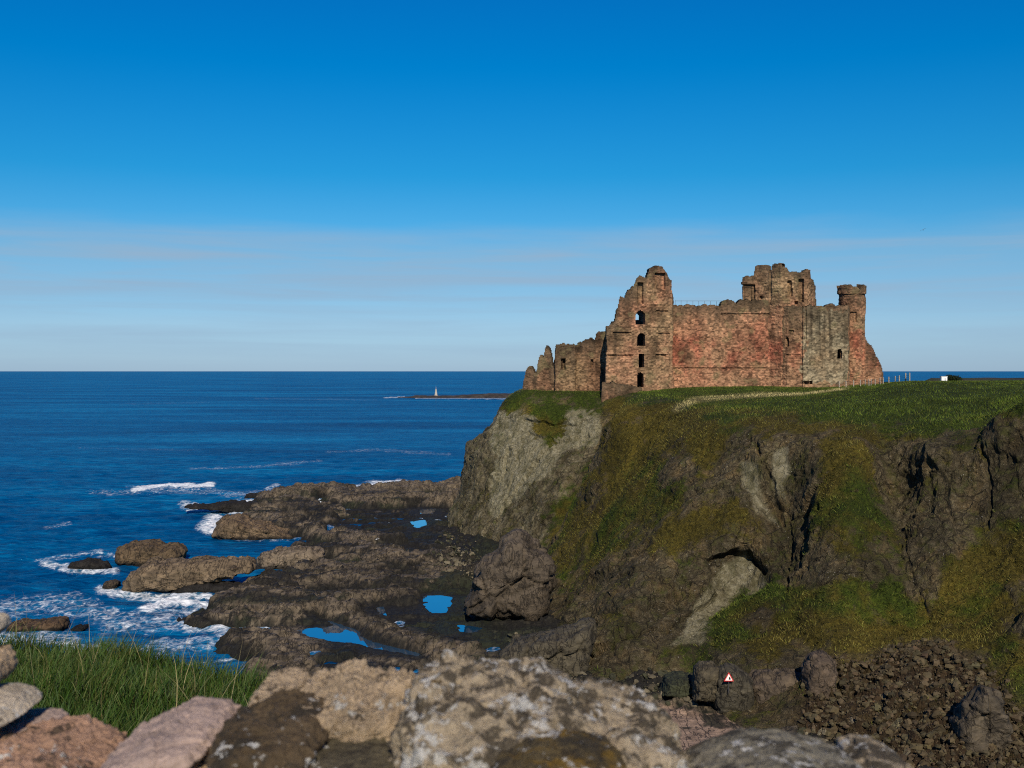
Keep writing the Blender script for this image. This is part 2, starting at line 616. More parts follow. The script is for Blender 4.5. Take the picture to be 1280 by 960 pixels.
face = sstep(0.9, 1.3, RV) * (1 - sstep(5.9, 6.9, RV))
rocky = np.clip(1 - gr, 0, 1) * face
q3 = G2 * np.array((0.16, 0.16, 0.11))
c1 = cells(q3 + fbm(G2 * 0.1, 2, 31)[..., None] * 0.35, 21)
c2 = cells(G2 * np.array((0.45, 0.45, 0.33)), 22)
c3 = cells(G2 * np.array((1.1, 1.1, 0.85)), 23)
big = fbm(G2 * 0.05, 3, 41) * 2.0 * face
tame = 1 - 0.75 * pale
sil = 1 - 0.6 * sstep(0.0, 0.6, 1 - np.abs(hx - 600) / 60) * 0
disp = big + (0.35 + 0.65 * rocky) * face * (c1[2] * 0.95 * (1 - 0.6 * pale) + fbm(G2 * 0.3, 3, 43) * 0.45)
disp += rocky * tame * (c2[2] * 0.42 * sstep(-0.5, 0.3, blot) - 0.22 * (1 - sstep(0, 0.08, c2[1])) * sstep(-0.2, 0.3, blot) + c3[2] * 0.2 * sstep(-0.4, 0.4, blot))
disp += fbm(G2 * 1.2, 3, 44) * 0.15 * (0.3 + face)
disp += (1 - rocky) * (cells(G2 * 0.8, 29)[0] - 0.5) * -0.3 * (0.4 + 0.6 * face)
disp += scree * c3[2] * 0.5
# gullies and clefts in the rock
CLEFTS = [([(942, 545), (955, 582), (972, 622), (980, 655)], 4, 0.7), ([(985, 640), (993, 700), (988, 752)], 4, 0.6),
          ([(1118, 590), (1130, 660), (1143, 730), (1150, 760)], 5, 0.25), ([(706, 540), (668, 585), (640, 625), (618, 652)], 4, 1.2),
          ([(890, 700), (915, 690), (940, 695), (955, 712)], 4, 1.6), ([(1230, 560), (1240, 620), (1236, 660)], 4, 0.5),
          ([(742, 778), (735, 812), (728, 838)], 4, 1.4), ([(1030, 640), (1010, 680), (1008, 710)], 4, 0.9),
          ([(770, 800), (800, 790), (830, 792), (860, 770), (900, 740)], 3, 0.9), ([(640, 560), (625, 600)], 3, .6),
          ([(660, 540), (700, 555), (738, 545)], 3, .7), ([(655, 525), (690, 532), (735, 528)], 3, .6)]
groove = np.zeros_like(hx)
for pts, wd, dp in CLEFTS:
    d = seg_dist(hx + fbm(G2 * 0.4, 3, 51) * 5, hy + fbm(G2 * 0.4, 3, 52) * 5, pts)
    k = 1 - sstep(0, wd, d)
    disp -= k * dp * face
    groove = np.maximum(groove, k)
# the scooped hollow under the overhang
hol = region([[(900, 705), (935, 692), (955, 715), (955, 738), (925, 744), (890, 770), (878, 760)]], hx, hy, 12)
disp -= hol * 1.6 * face
HL = G2 + NRM * (disp * np.where(RV > 6.8, 0.5, 1))[..., None]
HL_N = grid_normals(HL)
if HL_N[..., 2].mean() < 0:
    HL_N = -HL_N
# steep ground carries less grass
gr = np.clip(gr - (1 - plate) * 0.35 * sstep(0.45, 0.1, HL_N[..., 2]) + 0.1 + 0.55 * region([[(672, 508), (706, 510), (703, 535), (697, 556), (685, 562), (678, 545), (668, 530)]], hx_w * 0.5 + hx * 0.5, hy_w * 0.5 + hy * 0.5, 6), 0, 1)


def cliff_material():
    t = NT('cliff_rock_and_turf')
    v = t.pos()
    vs = t.pos((1, 1, 0.45))
    a = t.attr('Zone')
    s = t.n('ShaderNodeSeparateColor')
    t.link(a.outputs['Color'], s.inputs[0])
    g_, p_, d_ = s.outputs[0], s.outputs[1], s.outputs[2]
    sc = t.attr('Scree').outputs['Fac']
    n1 = t.noise(vs, 0.35, 8, 0.65)
    n2 = t.noise(v, 1.6, 8, 0.7)
    n3 = t.noise(v, 6.0, 6, 0.7)
    rock = t.ramp(n2, [(0.25, (0.019, 0.015, 0.008)), (0.45, (0.055, 0.044, 0.025)), (0.6, (0.10, 0.082, 0.05)), (0.78, (0.25, 0.215, 0.14))])
    warm = t.ramp(n1, [(0.3, (0.62, 0.66, 0.5)), (0.5, (1, 1, 1)), (0.68, (1.55, 1.35, 1.05))])
    rock = t.mix(1.0, rock, warm, 'MULTIPLY')
    tone = t.ramp(t.noise(t.pos((1, 1, 0.5)), 0.13, 6, 0.6), [(0.32, (0.5, 0.5, 0.5)), (0.5, (1, 1, 1)), (0.66, (1.7, 1.65, 1.55))])
    rock = t.mix(0.8, rock, t.mix(1.0, rock, tone, 'MULTIPLY'))
    grit = t.ramp(t.noise(v, 9.0, 4, 0.75), [(0.3, (0.35, 0.35, 0.35)), (0.5, (1, 1, 1)), (0.68, (2.0, 1.95, 1.85))])
    rock = t.mix(1.0, rock, grit, 'MULTIPLY')
    mossy = t.step(t.noise(v, 0.55, 6, 0.65), 0.5, 0.66)
    rock = t.mix(t.math('MULTIPLY', mossy, 0.6), rock, (0.055, 0.058, 0.014))
    pal = t.ramp(n2, [(0.22, (0.07, 0.06, 0.032)), (0.45, (0.175, 0.155, 0.092)), (0.72, (0.38, 0.345, 0.24))])
    pstain = t.step(t.noise(t.pos((1, 1, 0.3)), 0.5, 7, 0.7), 0.47, 0.62)
    pal = t.mix(t.math('MULTIPLY', pstain, 0.65), pal, (0.06, 0.056, 0.024))
    pf = t.step(t.math('ADD', p_, t.math('MULTIPLY_ADD', n1, 0.8, -0.4)), 0.3, 0.7)
    col = t.mix(pf, rock, pal)
    # rubble of the fallen slope
    vr = t.voro(v, 1.4)
    scol = t.ramp(n2, [(0.3, (0.025, 0.017, 0.009)), (0.7, (0.085, 0.055, 0.03))])
    scol = t.mix(0.25, scol, t.mix(1.0, scol, vr.outputs['Distance'], 'MULTIPLY'))
    col = t.mix(sc, col, scol)
    # white bird lime and lichen specks on bare rock
    sp_ = t.math('MULTIPLY', t.step(t.voro(v, 2.6).outputs['Distance'], 0.2, 0.1), t.step(t.noise(v, 0.25, 4), 0.48, 0.58))
    sp_ = t.math('MULTIPLY', sp_, t.step(n3, 0.45, 0.6))
    col = t.mix(t.math('MULTIPLY', sp_, 0.8), col, (0.45, 0.43, 0.38))
    # turf
    gn = t.noise(v, 2.2, 7, 0.7)
    green = t.ramp(gn, [(0.3, (0.012, 0.018, 0.003)), (0.55, (0.034, 0.050, 0.005)), (0.78, (0.072, 0.090, 0.012))])
    ochre = t.ramp(gn, [(0.3, (0.026, 0.022, 0.004)), (0.55, (0.072, 0.057, 0.009)), (0.78, (0.14, 0.11, 0.028))])
    df = t.step(t.math('ADD', d_, t.math('MULTIPLY_ADD', t.noise(v, 0.5, 6, 0.65), 1.2, -0.6)), 0.25, 0.8)
    turf = t.mix(df, green, ochre)
    turf = t.mix(0.7, turf, t.mix(1.0, turf, tone, 'MULTIPLY'))
    turf = t.mix(0.8, turf, t.mix(1.0, turf, grit, 'MULTIPLY'))
    straw = t.attr('Straw').outputs['Fac']
    turf = t.mix(t.math('MULTIPLY', straw, t.math('MULTIPLY', t.step(n2, 0.38, 0.62), 0.7)), turf, (0.24, 0.20, 0.085))
    n4 = t.noise(v, 0.8, 8, 0.72)
    gf = t.step(t.math('ADD', g_, t.math('ADD', t.math('MULTIPLY_ADD', n4, 2.2, -1.1), t.math('MULTIPLY_ADD', n3, 0.9, -0.45))), 0.2, 0.7)
    gf = t.math('MULTIPLY', gf, t.math('SUBTRACT', 1.0, t.math('MULTIPLY', sc, 0.8)))
    col = t.mix(gf, col, turf)
    nv = t.n('ShaderNodeTexNoise')
    t.link(v, nv.inputs['Vector'])
    nv.inputs['Scale'].default_value = 0.5
    nv.inputs['Detail'].default_value = 5
    vm = t.n('ShaderNodeVectorMath')
    vm.operation = 'MULTIPLY_ADD'
    t.link(nv.outputs['Color'], vm.inputs[0])
    vm.inputs[1].default_value = (3.0, 3.0, 3.0)
    t.link(vs, vm.inputs[2])
    cr = t.voro(vm.outputs[0], 0.45, 'DISTANCE_TO_EDGE')
    crk = t.math('MAXIMUM', t.step(cr.outputs['Distance'], 0.0, 0.05), t.step(n4, 0.5, 0.42))
    col = t.mix(t.math('MULTIPLY', t.math('SUBTRACT', 1.0, crk), t.math('MULTIPLY', t.math('MULTIPLY_ADD', gf, -0.8, 0.85), t.math('MULTIPLY_ADD', pf, -0.75, 1.0))), col, (0.012, 0.010, 0.007))
    hgt = t.math('ADD', t.math('MULTIPLY', n2, 0.9), t.math('ADD', t.math('MULTIPLY', n3, 0.5), t.math('MULTIPLY', crk, 0.22)))
    hgt = t.math('ADD', hgt, t.math('MULTIPLY', t.math('MULTIPLY', vr.outputs['Distance'], sc), -0.8))
    return t.out(col, 0.95, t.bump(hgt, 1.0, 0.6), 0.15)


M_cliff = cliff_material()
nr, nc = HL.shape[:2]
o = build('terrain', HL, grid_faces(nr, nc), M_cliff, smooth=False, attrs={'Zone': np.stack([gr, pale, dry], -1)}, floats={'Scree': scree, 'Straw': straw})
tag(o, 'grassy headland with bare brown sea cliffs under the ruin', kind='structure')

# ------------------------------------------------------------------ rocky shore: low platform, ridges and beach
XS = np.arange(-112, 62, 0.31)
YS = np.concatenate([np.arange(84, 200, 0.36), np.arange(200, 365, 0.75)])
SX, SY = np.meshgrid(XS, YS)
RIDGES = [  # crest points (px, py, height), half width in metres
    ([(336, 614, 3), (378, 607, 3.6), (417, 602, 3.8), (434, 611, 3), (459, 625, 2.2)], 6),
    ([(465, 616, 3), (479, 605, 4), (521, 603, 4.5), (550, 601, 5), (590, 598, 5)], 9),
    ([(480, 622, 2.5), (520, 616, 3), (560, 614, 4), (590, 612, 4)], 7),
    ([(345, 626, 3), (361, 622, 3), (390, 632, 2.5), (400, 640, 2)], 7),
    ([(327, 634, 2.5), (361, 648, 2.6), (397, 658, 2.6), (437, 664, 2.2), (480, 670, 1.9)], 5),
    ([(414, 678, 2.2), (454, 682, 2.6), (493, 690, 2.6), (549, 692, 2.2)], 6.5),
    ([(330, 728, 2.4), (358, 712, 2.6), (397, 702, 2.6), (437, 704, 2.2), (493, 722, 2.2), (549, 712, 2.6), (580, 705, 2.2)], 5.5),
    ([(358, 724, 2.0), (420, 718, 2.2), (480, 716, 2)], 5),
    ([(254, 764, 1.2), (275, 752, 2.2), (296, 742, 2.6), (324, 737, 2.8), (380, 749, 2.8), (437, 738, 2.4), (493, 735, 2.2)], 5),
    ([(300, 756, 2.0), (350, 760, 2.2), (400, 760, 2.2)], 4),
    ([(425, 750, 2.2), (452, 772, 2.0), (480, 787, 2.0), (531, 799, 2.1), (595, 815, 2.4)], 3),
    ([(305, 798, 1.6), (319, 784, 2.2), (352, 778, 2.4), (352, 792, 2.0), (350, 819, 1.8), (372, 838, 1.6), (440, 856, 1.6)], 3.4),
    ([(375, 825, 1.3), (409, 836, 1.0), (460, 848, 1.0), (530, 858, 1.4), (620, 866, 1.8)], 3),
    ([(430, 775, 1.2), (400, 772, 1.4), (370, 772, 1.4)], 1.6),
]
SHELF = [(640, 598), (465, 612), (400, 628), (345, 640), (400, 652), (425, 672), (405, 690), (420, 700), (340, 738), (300, 750), (300, 768),
         (410, 764), (335, 790), (350, 830), (375, 858), (380, 900), (300, 1000), (1600, 1150), (1600, 900), (1000, 800), (800, 700), (720, 640)]
shelf_w = [S(a, b, 0.4)[:2] for a, b in SHELF]
SAND = [S(a, b, 1.0)[:2] for a, b in [(800, 900), (830, 882), (900, 886), (965, 900), (1000, 935), (980, 970), (800, 975)]]
POOLS = {
    'big': [(392, 768), (416, 777), (448, 788), (454, 798), (490, 808), (528, 816), (524, 821), (480, 812), (437, 803), (406, 801), (371, 788), (408, 785), (415, 781), (402, 773)],
    'mid': [(531, 746), (548, 744), (566, 748), (556, 765), (541, 766), (534, 756)],
    'small': [(514, 652), (530, 650), (534, 656), (520, 661)],
    'slit': [(575, 782), (598, 785), (590, 790), (577, 788)],
    'far': [(525, 637), (544, 636), (540, 642), (527, 642)],
    'gap': [(468, 753), (478, 760), (482, 768), (474, 766)],
}
PZ = 0.62
pools_w = {k: [S(a, b, PZ)[:2] for a, b in v] for k, v in POOLS.items()}
foot_line = [tuple(p[:2]) for p in G0[1:17, 1]]


def shore_height(x, y):
    p = np.stack([x, y, np.zeros_like(x)], -1)
    wx, wy = x + fbm(p * 0.12, 3, 61) * 3.5, y + fbm(p * 0.12 + 30, 3, 62) * 5
    sdm = poly_sd(wx, wy, shelf_w)
    z = -2.2 + 2.75 * sstep(-5, 2.5, sdm)
    inside = sstep(-2, 3, sdm)
    z = z + inside * fbm(p * 0.22, 4, 63) * 0.55
    top = np.full(x.shape, -9.0)
    brk = fbm(p * np.array((0.07, 0.11, 1)), 4, 68)
    for pts, w in RIDGES:
        pw = [S(*q)[:2] for q in pts]
        d, h = seg_dist(wx, wy, pw, False, [q[2] for q in pts])
        d = d + brk * w * 0.55
        asym = 1.0
        k = np.clip(1.35 - d / w, 0, 1)
        top = np.maximum(top, -2.2 + (h + 2.2) * (1 - (1 - k) ** 2.2))
    # jointed, tilted strata on the ridges
    rx_, ry_ = p[..., 0] * 0.94 + p[..., 1] * 0.34, -p[..., 0] * 0.34 + p[..., 1] * 0.94   # along and across the strike
    p2 = np.stack([rx_, ry_, 0 * rx_], -1)
    f1 = cells(p2 * np.array((0.085, 0.26, 1)) + fbm(p * 0.15, 2, 59)[..., None] * 0.25, 64)
    f2 = cells(p2 * np.array((0.24, 0.7, 1)), 65)
    hi = sstep(-0.5, 1.2, np.maximum(top, z))
    rough = f1[2] * 0.75 + f2[2] * 0.22 - 0.3 * (1 - sstep(0, 0.07, f1[1])) - 0.18 * (1 - sstep(0, 0.12, f2[1])) + fbm(p * np.array((0.4, 0.8, 1)), 3, 66) * 0.15
    strike = (x * 0.45 + y * 0.9 + fbm(p * 0.06, 2, 67) * 9) / 5.5
    saw = (strike % 1.0) - 0.5
    z = np.maximum(z, top) + hi * (rough * 0.8 + saw * 0.7)
    # bedding: the rock breaks back in tilted steps
    tilt = 0.035 * x - 0.02 * y + fbm(p * 0.05, 2, 69) * 0.8
    q_ = (z + tilt) / 0.8
    z = z * 0.35 + 0.65 * ((np.floor(q_) + sstep(0.55, 1.0, q_ - np.floor(q_))) * 0.8 - tilt)
    # towards the cliffs the ground climbs a little
    fd = seg_dist(x, y, foot_line)
    z = z + sstep(14, 0, fd) * 0.9
    # beach
    sd_ = sstep(-2, 2, poly_sd(wx, wy, SAND))
    z = z * (1 - sd_) + sd_ * (0.8 + 0.02 * (SY_mean - y))
    # the rock in front of each pool stays low, so the water lies open to the sea side
    for k, q in pools_w.items():
        m2 = np.maximum(poly_sd(x, y + 2.5, q), poly_sd(x, y + 6, q))
        c = sstep(-2.2, -0.3, m2 + fbm(p * 0.5, 2, 77) * 0.6)
        z = z * (1 - c) + np.minimum(z, PZ + 0.2 + 0.15 * (z - PZ)) * c
    for k, q in pools_w.items():
        m = poly_sd(x, y, q) + fbm(p * 0.5, 3, 70) * 0.7
        c = sstep(-1.0, 0.35, m)
        z = z * (1 - c) + c * (PZ - 0.35 * sstep(0.0, 0.4, m) - 0.02)
        ring = sstep(-5.0, -0.6, m) * (1 - c)
        z = z * (1 - ring) + np.maximum(z, PZ + 0.12) * ring
    return z, sd_, inside


SY_mean = 110.0
SZ, sandm, insidem = shore_height(SX, SY)
ps = np.stack([SX, SY, SZ], -1)
# breaks in the faces themselves, sideways as well as up
sn = grid_normals(ps)
sn *= np.sign(sn[..., 2:3])
k3 = cells(ps * np.array((0.55, 0.8, 1.6)), 78)
k4 = cells(ps * np.array((1.3, 1.8, 3.2)), 79)
dry_land = sstep(0.75, 1.3, SZ) * (1 - sandm)
ps = ps + sn * (dry_land * (k3[2] * 0.34 - 0.2 * (1 - sstep(0, 0.08, k3[1])) + k4[2] * 0.12))[..., None]
sx, sy = proj(ps)
nb = fbm(ps * np.array((0.35, 0.2, 0.5)), 5, 71)
nf = fbm(ps * 1.1, 4, 72)
rockm = sstep(0.95, 1.55, SZ + nb * 0.9 + nf * 0.35)
WEED = [[(700, 640), (560, 640), (470, 655), (560, 700), (600, 720), (480, 745), (440, 760), (470, 790), (560, 800), (700, 850), (830, 880), (900, 820), (760, 740)],
        [(355, 618), (395, 620), (415, 648), (380, 645), (350, 634)], [(410, 830), (440, 812), (530, 822), (560, 840), (440, 850)],
        [(360, 735), (420, 728), (480, 730), (420, 745)], [(420, 705), (490, 700), (540, 716), (480, 722)]]
weed = region(WEED, sx + nb * 22, sy + nb * 9, 10)
rockm = np.clip(rockm - weed * 0.9 * sstep(3.4, 2.0, SZ), 0, 1) * (1 - 0.92 * sstep(-0.02, 0.16, fbm(ps * np.array((0.07, 0.16, 0.8)), 5, 75)) * sstep(4.2, 2.6, SZ))
bare = region([[(300, 797), (322, 776), (372, 783), (405, 806), (392, 835), (372, 850), (352, 830)], [(452, 822), (540, 830), (640, 848), (640, 858), (520, 842)], [(430, 748), (455, 772), (545, 800), (620, 818), (560, 812), (455, 782)]], sx + nb * 10, sy + nb * 5, 7)
rockm = np.clip(np.maximum(rockm, bare * sstep(0.2, 0.5, SZ) * (0.9 + nf)), 0, 1)
algae = sstep(0.05, 0.5, fbm(ps * 0.09, 4, 73) + region([[(560, 760), (640, 770), (760, 840), (700, 850), (600, 810)], [(530, 720), (600, 730), (590, 760), (530, 745)]], sx, sy, 14) * 0.5)
c_rock = np.array((0.128, 0.100, 0.066)) * (1 + 0.5 * nf[..., None]) * (1 + 0.25 * nb[..., None])
c_weed = np.array((0.011, 0.010, 0.007)) + np.clip(nf[..., None], 0, 1) * np.array((0.03, 0.026, 0.016))
c_alg = np.array((0.018, 0.024, 0.008))
colr = c_weed * (1 - algae[..., None] * 0.6) + c_alg * algae[..., None] * 0.6
colr = colr * (1 - rockm[..., None]) + c_rock * rockm[..., None]
sandm2 = sstep(0.3, 0.7, sandm + nf * 0.25)
weed_on_sand = sstep(0.24, 0.36, fbm(ps * 0.35, 4, 74)) * 0.9
c_sand = np.array((0.30, 0.205, 0.14)) * (1 + 0.2 * nf[..., None])
sm = (sandm2 * (1 - weed_on_sand))[..., None]
colr = colr * (1 - sm) + c_sand * sm
wetd = 1 - sstep(-0.1, 0.35, SZ + nb * 0.2)
colr = colr * (1 - 0.7 * wetd[..., None])


def mat_shore(name, bdist=0.3):
    t = NT(name)
    v = t.pos((0.7, 0.8, 1.6))
    c = t.attr('Col').outputs['Color']
    n1 = t.noise(v, 1.6, 7, 0.7)
    n2 = t.noise(v, 7, 5, 0.7)
    f = t.ramp(n1, [(0.25, (0.45, 0.45, 0.45)), (0.5, (1, 1, 1)), (0.75, (1.5, 1.47, 1.42))])
    col = t.mix(1.0, c, f, 'MULTIPLY')
    jv = t.n('ShaderNodeMapping')
    g2 = t.n('ShaderNodeNewGeometry')
    t.link(g2.outputs['Position'], jv.inputs['Vector'])
    jv.inputs['Rotation'].default_value = (0, 0, 0.5)
    jv.inputs['Scale'].default_value = (1.1, 0.22, 0.6)
    jn = t.noise(jv.outputs[0], 0.9, 5, 0.6, 0.5)
    crk = t.step(t.math('ABSOLUTE', t.math('SUBTRACT', jn, 0.5)), 0.0, 0.03)
    col = t.mix(t.math('MULTIPLY', t.math('SUBTRACT', 1.0, crk), 0.75), col, (0.010, 0.008, 0.006))
    blk = t.step(t.noise(v, 0.45, 7, 0.68), 0.52, 0.62)
    col = t.mix(t.math('MULTIPLY', blk, 0.6), col, t.mix(1.0, col, (0.35, 0.34, 0.33), 'MULTIPLY'))
    h = t.math('ADD', t.math('ADD', n1, t.math('MULTIPLY', n2, 0.5)), t.math('MULTIPLY', crk, 0.35))
    return t.out(col, 0.75, t.bump(h, 0.9, bdist), 0.3)


M_shore = mat_shore('shore_rock')
o = build('shore', ps, grid_faces(*SX.shape), M_shore, smooth=True, attrs={'Col': colr})
tag(o, 'low rock platform with seaweed, pools and a patch of sand', kind='structure')

# tide pools: still sheets of water
tw = NT('pool_water')
M_pool = tw.out((0.012, 0.06, 0.12), 0.03, tw.bump(tw.noise(tw.pos(), 1.2, 2), 0.03, 0.05), 0.5)
tw.b.inputs['IOR'].default_value = 1.9
tw.b.inputs['Coat Weight'].default_value = 1.0
tw.b.inputs['Coat IOR'].default_value = 1.6


def fill_poly(name, pts, z, mat):
    import mathutils.geometry as mg
    tri = mg.tessellate_polygon([[Vector((p[0], p[1], 0)) for p in pts]])
    o = build(name, [(p[0], p[1], z) for p in pts], np.array(tri), mat, smooth=False)
    me = o.data
    if me.polygons[0].normal.z < 0:
        me.flip_normals()
    return o


for k, q in pools_w.items():
    c = np.mean(q, 0)
    # a little wider than the traced outline: the basin's rim cuts it
    qq = []
    for p in q:
        d = p - c
        qq.append(c + d * (1 + 0.9 / (np.linalg.norm(d) + 0.3)))
    tag(fill_poly('tide_pool', qq, PZ, M_pool), 'still blue pool of water left among the shore rocks', kind='structure')

# ------------------------------------------------------------------ sea
ang = np.radians(np.concatenate([np.linspace(-80, -29, 60)[:-1], np.linspace(-29, 3, 620)[:-1], np.linspace(3, 26, 60)[:-1], np.linspace(26, 75, 30)]))
dd = [70.0]
while dd[-1] < 42000:
    s_ = dd[-1]
    dd.append(s_ + max(0.45, s_ * s_ / 49000 * 0.85) if s_ < 1500 else s_ * 1.06)
dd = np.array(dd)
TH, DD = np.meshgrid(ang, dd)
EX, EY = DD * np.tan(np.clip(TH, -1.35, 1.3)) * 0 + DD * np.sin(TH) / np.maximum(np.cos(TH), 0.25), DD
EZ = np.zeros_like(EX)
r2 = np.random.default_rng(3)
cellsz = np.maximum(np.gradient(DD, axis=0), np.abs(np.gradient(EX, axis=1)))
for k in range(46):
    lam = 1.8 * (17 / 1.8) ** r2.random()
    th = math.radians(-62) + r2.normal() * 0.55             # swell comes in from the left and far
    kx, ky = math.cos(th) * 2 * math.pi / lam, math.sin(th) * 2 * math.pi / lam
    am = 0.0105 * lam**0.6 * (0.6 + r2.random() * 0.8)
    phs = kx * EX + ky * EY + r2.random() * 6.28
    EZ += am * (np.sin(phs) + 0.25 * np.cos(2 * phs)) * sstep(0.5, 0.22, cellsz / lam)
pe = np.stack([EX, EY, EZ], -1)
ex, ey = proj(pe)
# foam: traced breakers, the churned bay, wash against the rocks
FOAM = [([(170, 612), (215, 607), (262, 606)], 3.5, 1.35), ([(120, 616), (215, 612), (320, 618)], 6, 0.55), ([(268, 650), (258, 660), (285, 668)], 6, 1.2), ([(232, 632), (290, 640), (325, 643)], 5, 0.9),
        ([(300, 628), (330, 625), (345, 620)], 4, 1.0), ([(60, 705), (95, 712), (140, 715)], 5, 0.95), ([(50, 700), (120, 692), (160, 698)], 5, 0.6),
        ([(130, 738), (200, 748), (260, 745)], 6, 1.0), ([(185, 760), (215, 752), (250, 758)], 6, 1.2), ([(220, 720), (265, 727)], 4, 1.0),
        ([(90, 760), (160, 775), (230, 770), (330, 770)], 18, 0.66), ([(0, 760), (70, 755), (130, 765)], 14, 0.6), ([(0, 795), (60, 800), (120, 808)], 10, 0.75),
        ([(180, 815), (260, 803), (310, 795)], 10, 0.66), ([(240, 780), (300, 790), (320, 775)], 10, 0.8), ([(270, 757), (330, 767), (400, 765)], 4, 1.0),
        ([(380, 690), (400, 690), (415, 700)], 4, 0.85), ([(300, 675), (350, 672), (390, 672)], 4, 0.5), ([(385, 668), (405, 668)], 3, 0.9), ([(440, 612), (470, 606), (500, 604)], 5, 1.1),
        ([(335, 612), (345, 607)], 3, .7), ([(60, 660), (85, 655)], 3, 0.6), ([(410, 565), (470, 562), (560, 568)], 2.5, 0.42), ([(240, 586), (320, 583), (400, 576)], 2.2, 0.5), ([(480, 497.2), (505, 496)], 0.8, 0.9),
        ([(520, 498.0), (640, 498.5)], 0.7, 0.75), ([(100, 560), (250, 563)], 2, 0.3), ([(150, 505), (260, 503)], 1.5, 0.3), ([(320, 498), (470, 500)], 1.2, 0.35), ([(240, 830), (330, 822)], 3, 0.6), ([(400, 630), (400, 626)], 2.5, 1.1)]
foam = np.zeros_like(EX)
near = (DD < 1800) & (ex > -400) & (ex < 800)
fx, fy = ex[near], ey[near]
jx = fbm(pe[near] * np.array((0.12, 0.05, 0)), 3, 81)
fo = np.zeros_like(fx)
for pts, w, s_ in FOAM:
    d = seg_dist(fx / 2.2, fy + jx * w * 0.9, [(a / 2.2, b) for a, b in pts])
    fo = np.maximum(fo, s_ * (0.72 if s_ < 0.7 else 0.86) * (1 - sstep(0.25 * w, 1.5 * w, d)))
foam[near] = fo
inb = (EX > XS[0]) & (EX < XS[-1]) & (EY > YS[0]) & (EY < YS[-1])
zs, _, _ = shore_height(EX[inb], EY[inb])
wash = sstep(-1.7, -0.4, zs) * (1 - sstep(0.6, 1.2, zs)) * sstep(-0.35, 0.4, fbm(pe[inb] * 0.07, 3, 83)) * 0.55
foam[inb] = np.maximum(foam[inb], wash)
EZ += foam * (0.15 + 0.5 * np.clip(fbm(pe * np.array((0.5, 0.3, 0)), 3, 84), 0, 1)) * (EY < 400)
pe = np.stack([EX, EY, EZ], -1)


def mat_sea():
    t = NT('sea_water')
    v = t.pos((1, 1, 1))
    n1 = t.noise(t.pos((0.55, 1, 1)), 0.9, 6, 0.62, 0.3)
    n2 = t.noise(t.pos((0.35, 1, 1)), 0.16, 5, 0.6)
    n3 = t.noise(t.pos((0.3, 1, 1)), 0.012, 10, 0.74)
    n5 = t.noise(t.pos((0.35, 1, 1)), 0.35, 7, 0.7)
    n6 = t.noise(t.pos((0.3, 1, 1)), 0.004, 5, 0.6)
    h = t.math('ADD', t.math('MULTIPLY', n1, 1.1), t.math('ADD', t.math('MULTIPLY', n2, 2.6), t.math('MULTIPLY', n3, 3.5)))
    deep = t.ramp(t.math('ADD', t.math('MULTIPLY', n3, 0.45), t.math('ADD', t.math('MULTIPLY', n5, 0.4), t.math('MULTIPLY', n6, 0.15))), [(0.40, (0.0, 0.022, 0.085)), (0.5, (0.0, 0.075, 0.20)), (0.60, (0.004, 0.19, 0.38))])  # wind patches, plus ripple glints and dark troughs painted into the water colour
    foam_a = t.attr('Foam').outputs['Fac']
    lace = t.voro(t.pos((0.75, 0.45, 1)), 1.15, 'DISTANCE_TO_EDGE')
    ln = t.noise(t.pos((0.7, 0.4, 1)), 0.9, 9, 0.78, 1.0)
    pat = t.math('ADD', t.math('MULTIPLY', ln, 1.5), t.math('MULTIPLY', lace.outputs['Distance'], -0.55))
    ff = t.step(t.math('ADD', t.math('MULTIPLY', foam_a, 0.8), t.math('MULTIPLY', pat, 1.6)), 1.28, 2.1)
    ff = t.math('MULTIPLY', ff, t.step(foam_a, 0.05, 0.35))
    thin = t.math('MULTIPLY', t.step(foam_a, 0.15, 0.9), 0.6)
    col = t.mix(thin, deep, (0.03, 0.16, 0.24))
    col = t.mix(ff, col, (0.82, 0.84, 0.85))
    rg = t.math('MULTIPLY_ADD', ff, 0.5, 0.16)
    bn = t.bump(h, 1.0, 0.6)
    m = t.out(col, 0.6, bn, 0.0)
    gl = t.n('ShaderNodeBsdfGlossy')
    t.setin(gl, 'Roughness', rg)
    t.link(bn, gl.inputs['Normal'])
    gl.inputs['Color'].default_value = (0.45, 0.8, 1.0, 1)
    fr = t.n('ShaderNodeFresnel')
    fr.inputs['IOR'].default_value = 1.33
    t.link(bn, fr.inputs['Normal'])
    # steep little faces keep a rough sea from mirroring the whole sky at grazing angles
    fac = t.math('MULTIPLY', t.math('MINIMUM', fr.outputs[0], 0.2), t.math('SUBTRACT', 1.0, ff))
    ms = t.n('ShaderNodeMixShader')
    t.link(fac, ms.inputs[0])
    t.link(t.b.outputs[0], ms.inputs[1])
    t.link(gl.outputs[0], ms.inputs[2])
    t.link(ms.outputs[0], t.t.nodes['Material Output'].inputs['Surface'])
    return m


M_sea = mat_sea()
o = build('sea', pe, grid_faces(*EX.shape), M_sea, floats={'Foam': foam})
if o.data.polygons[100].normal.z < 0:
    o.data.flip_normals()
tag(o, 'deep blue choppy sea with white water near the rocks', kind='structure')
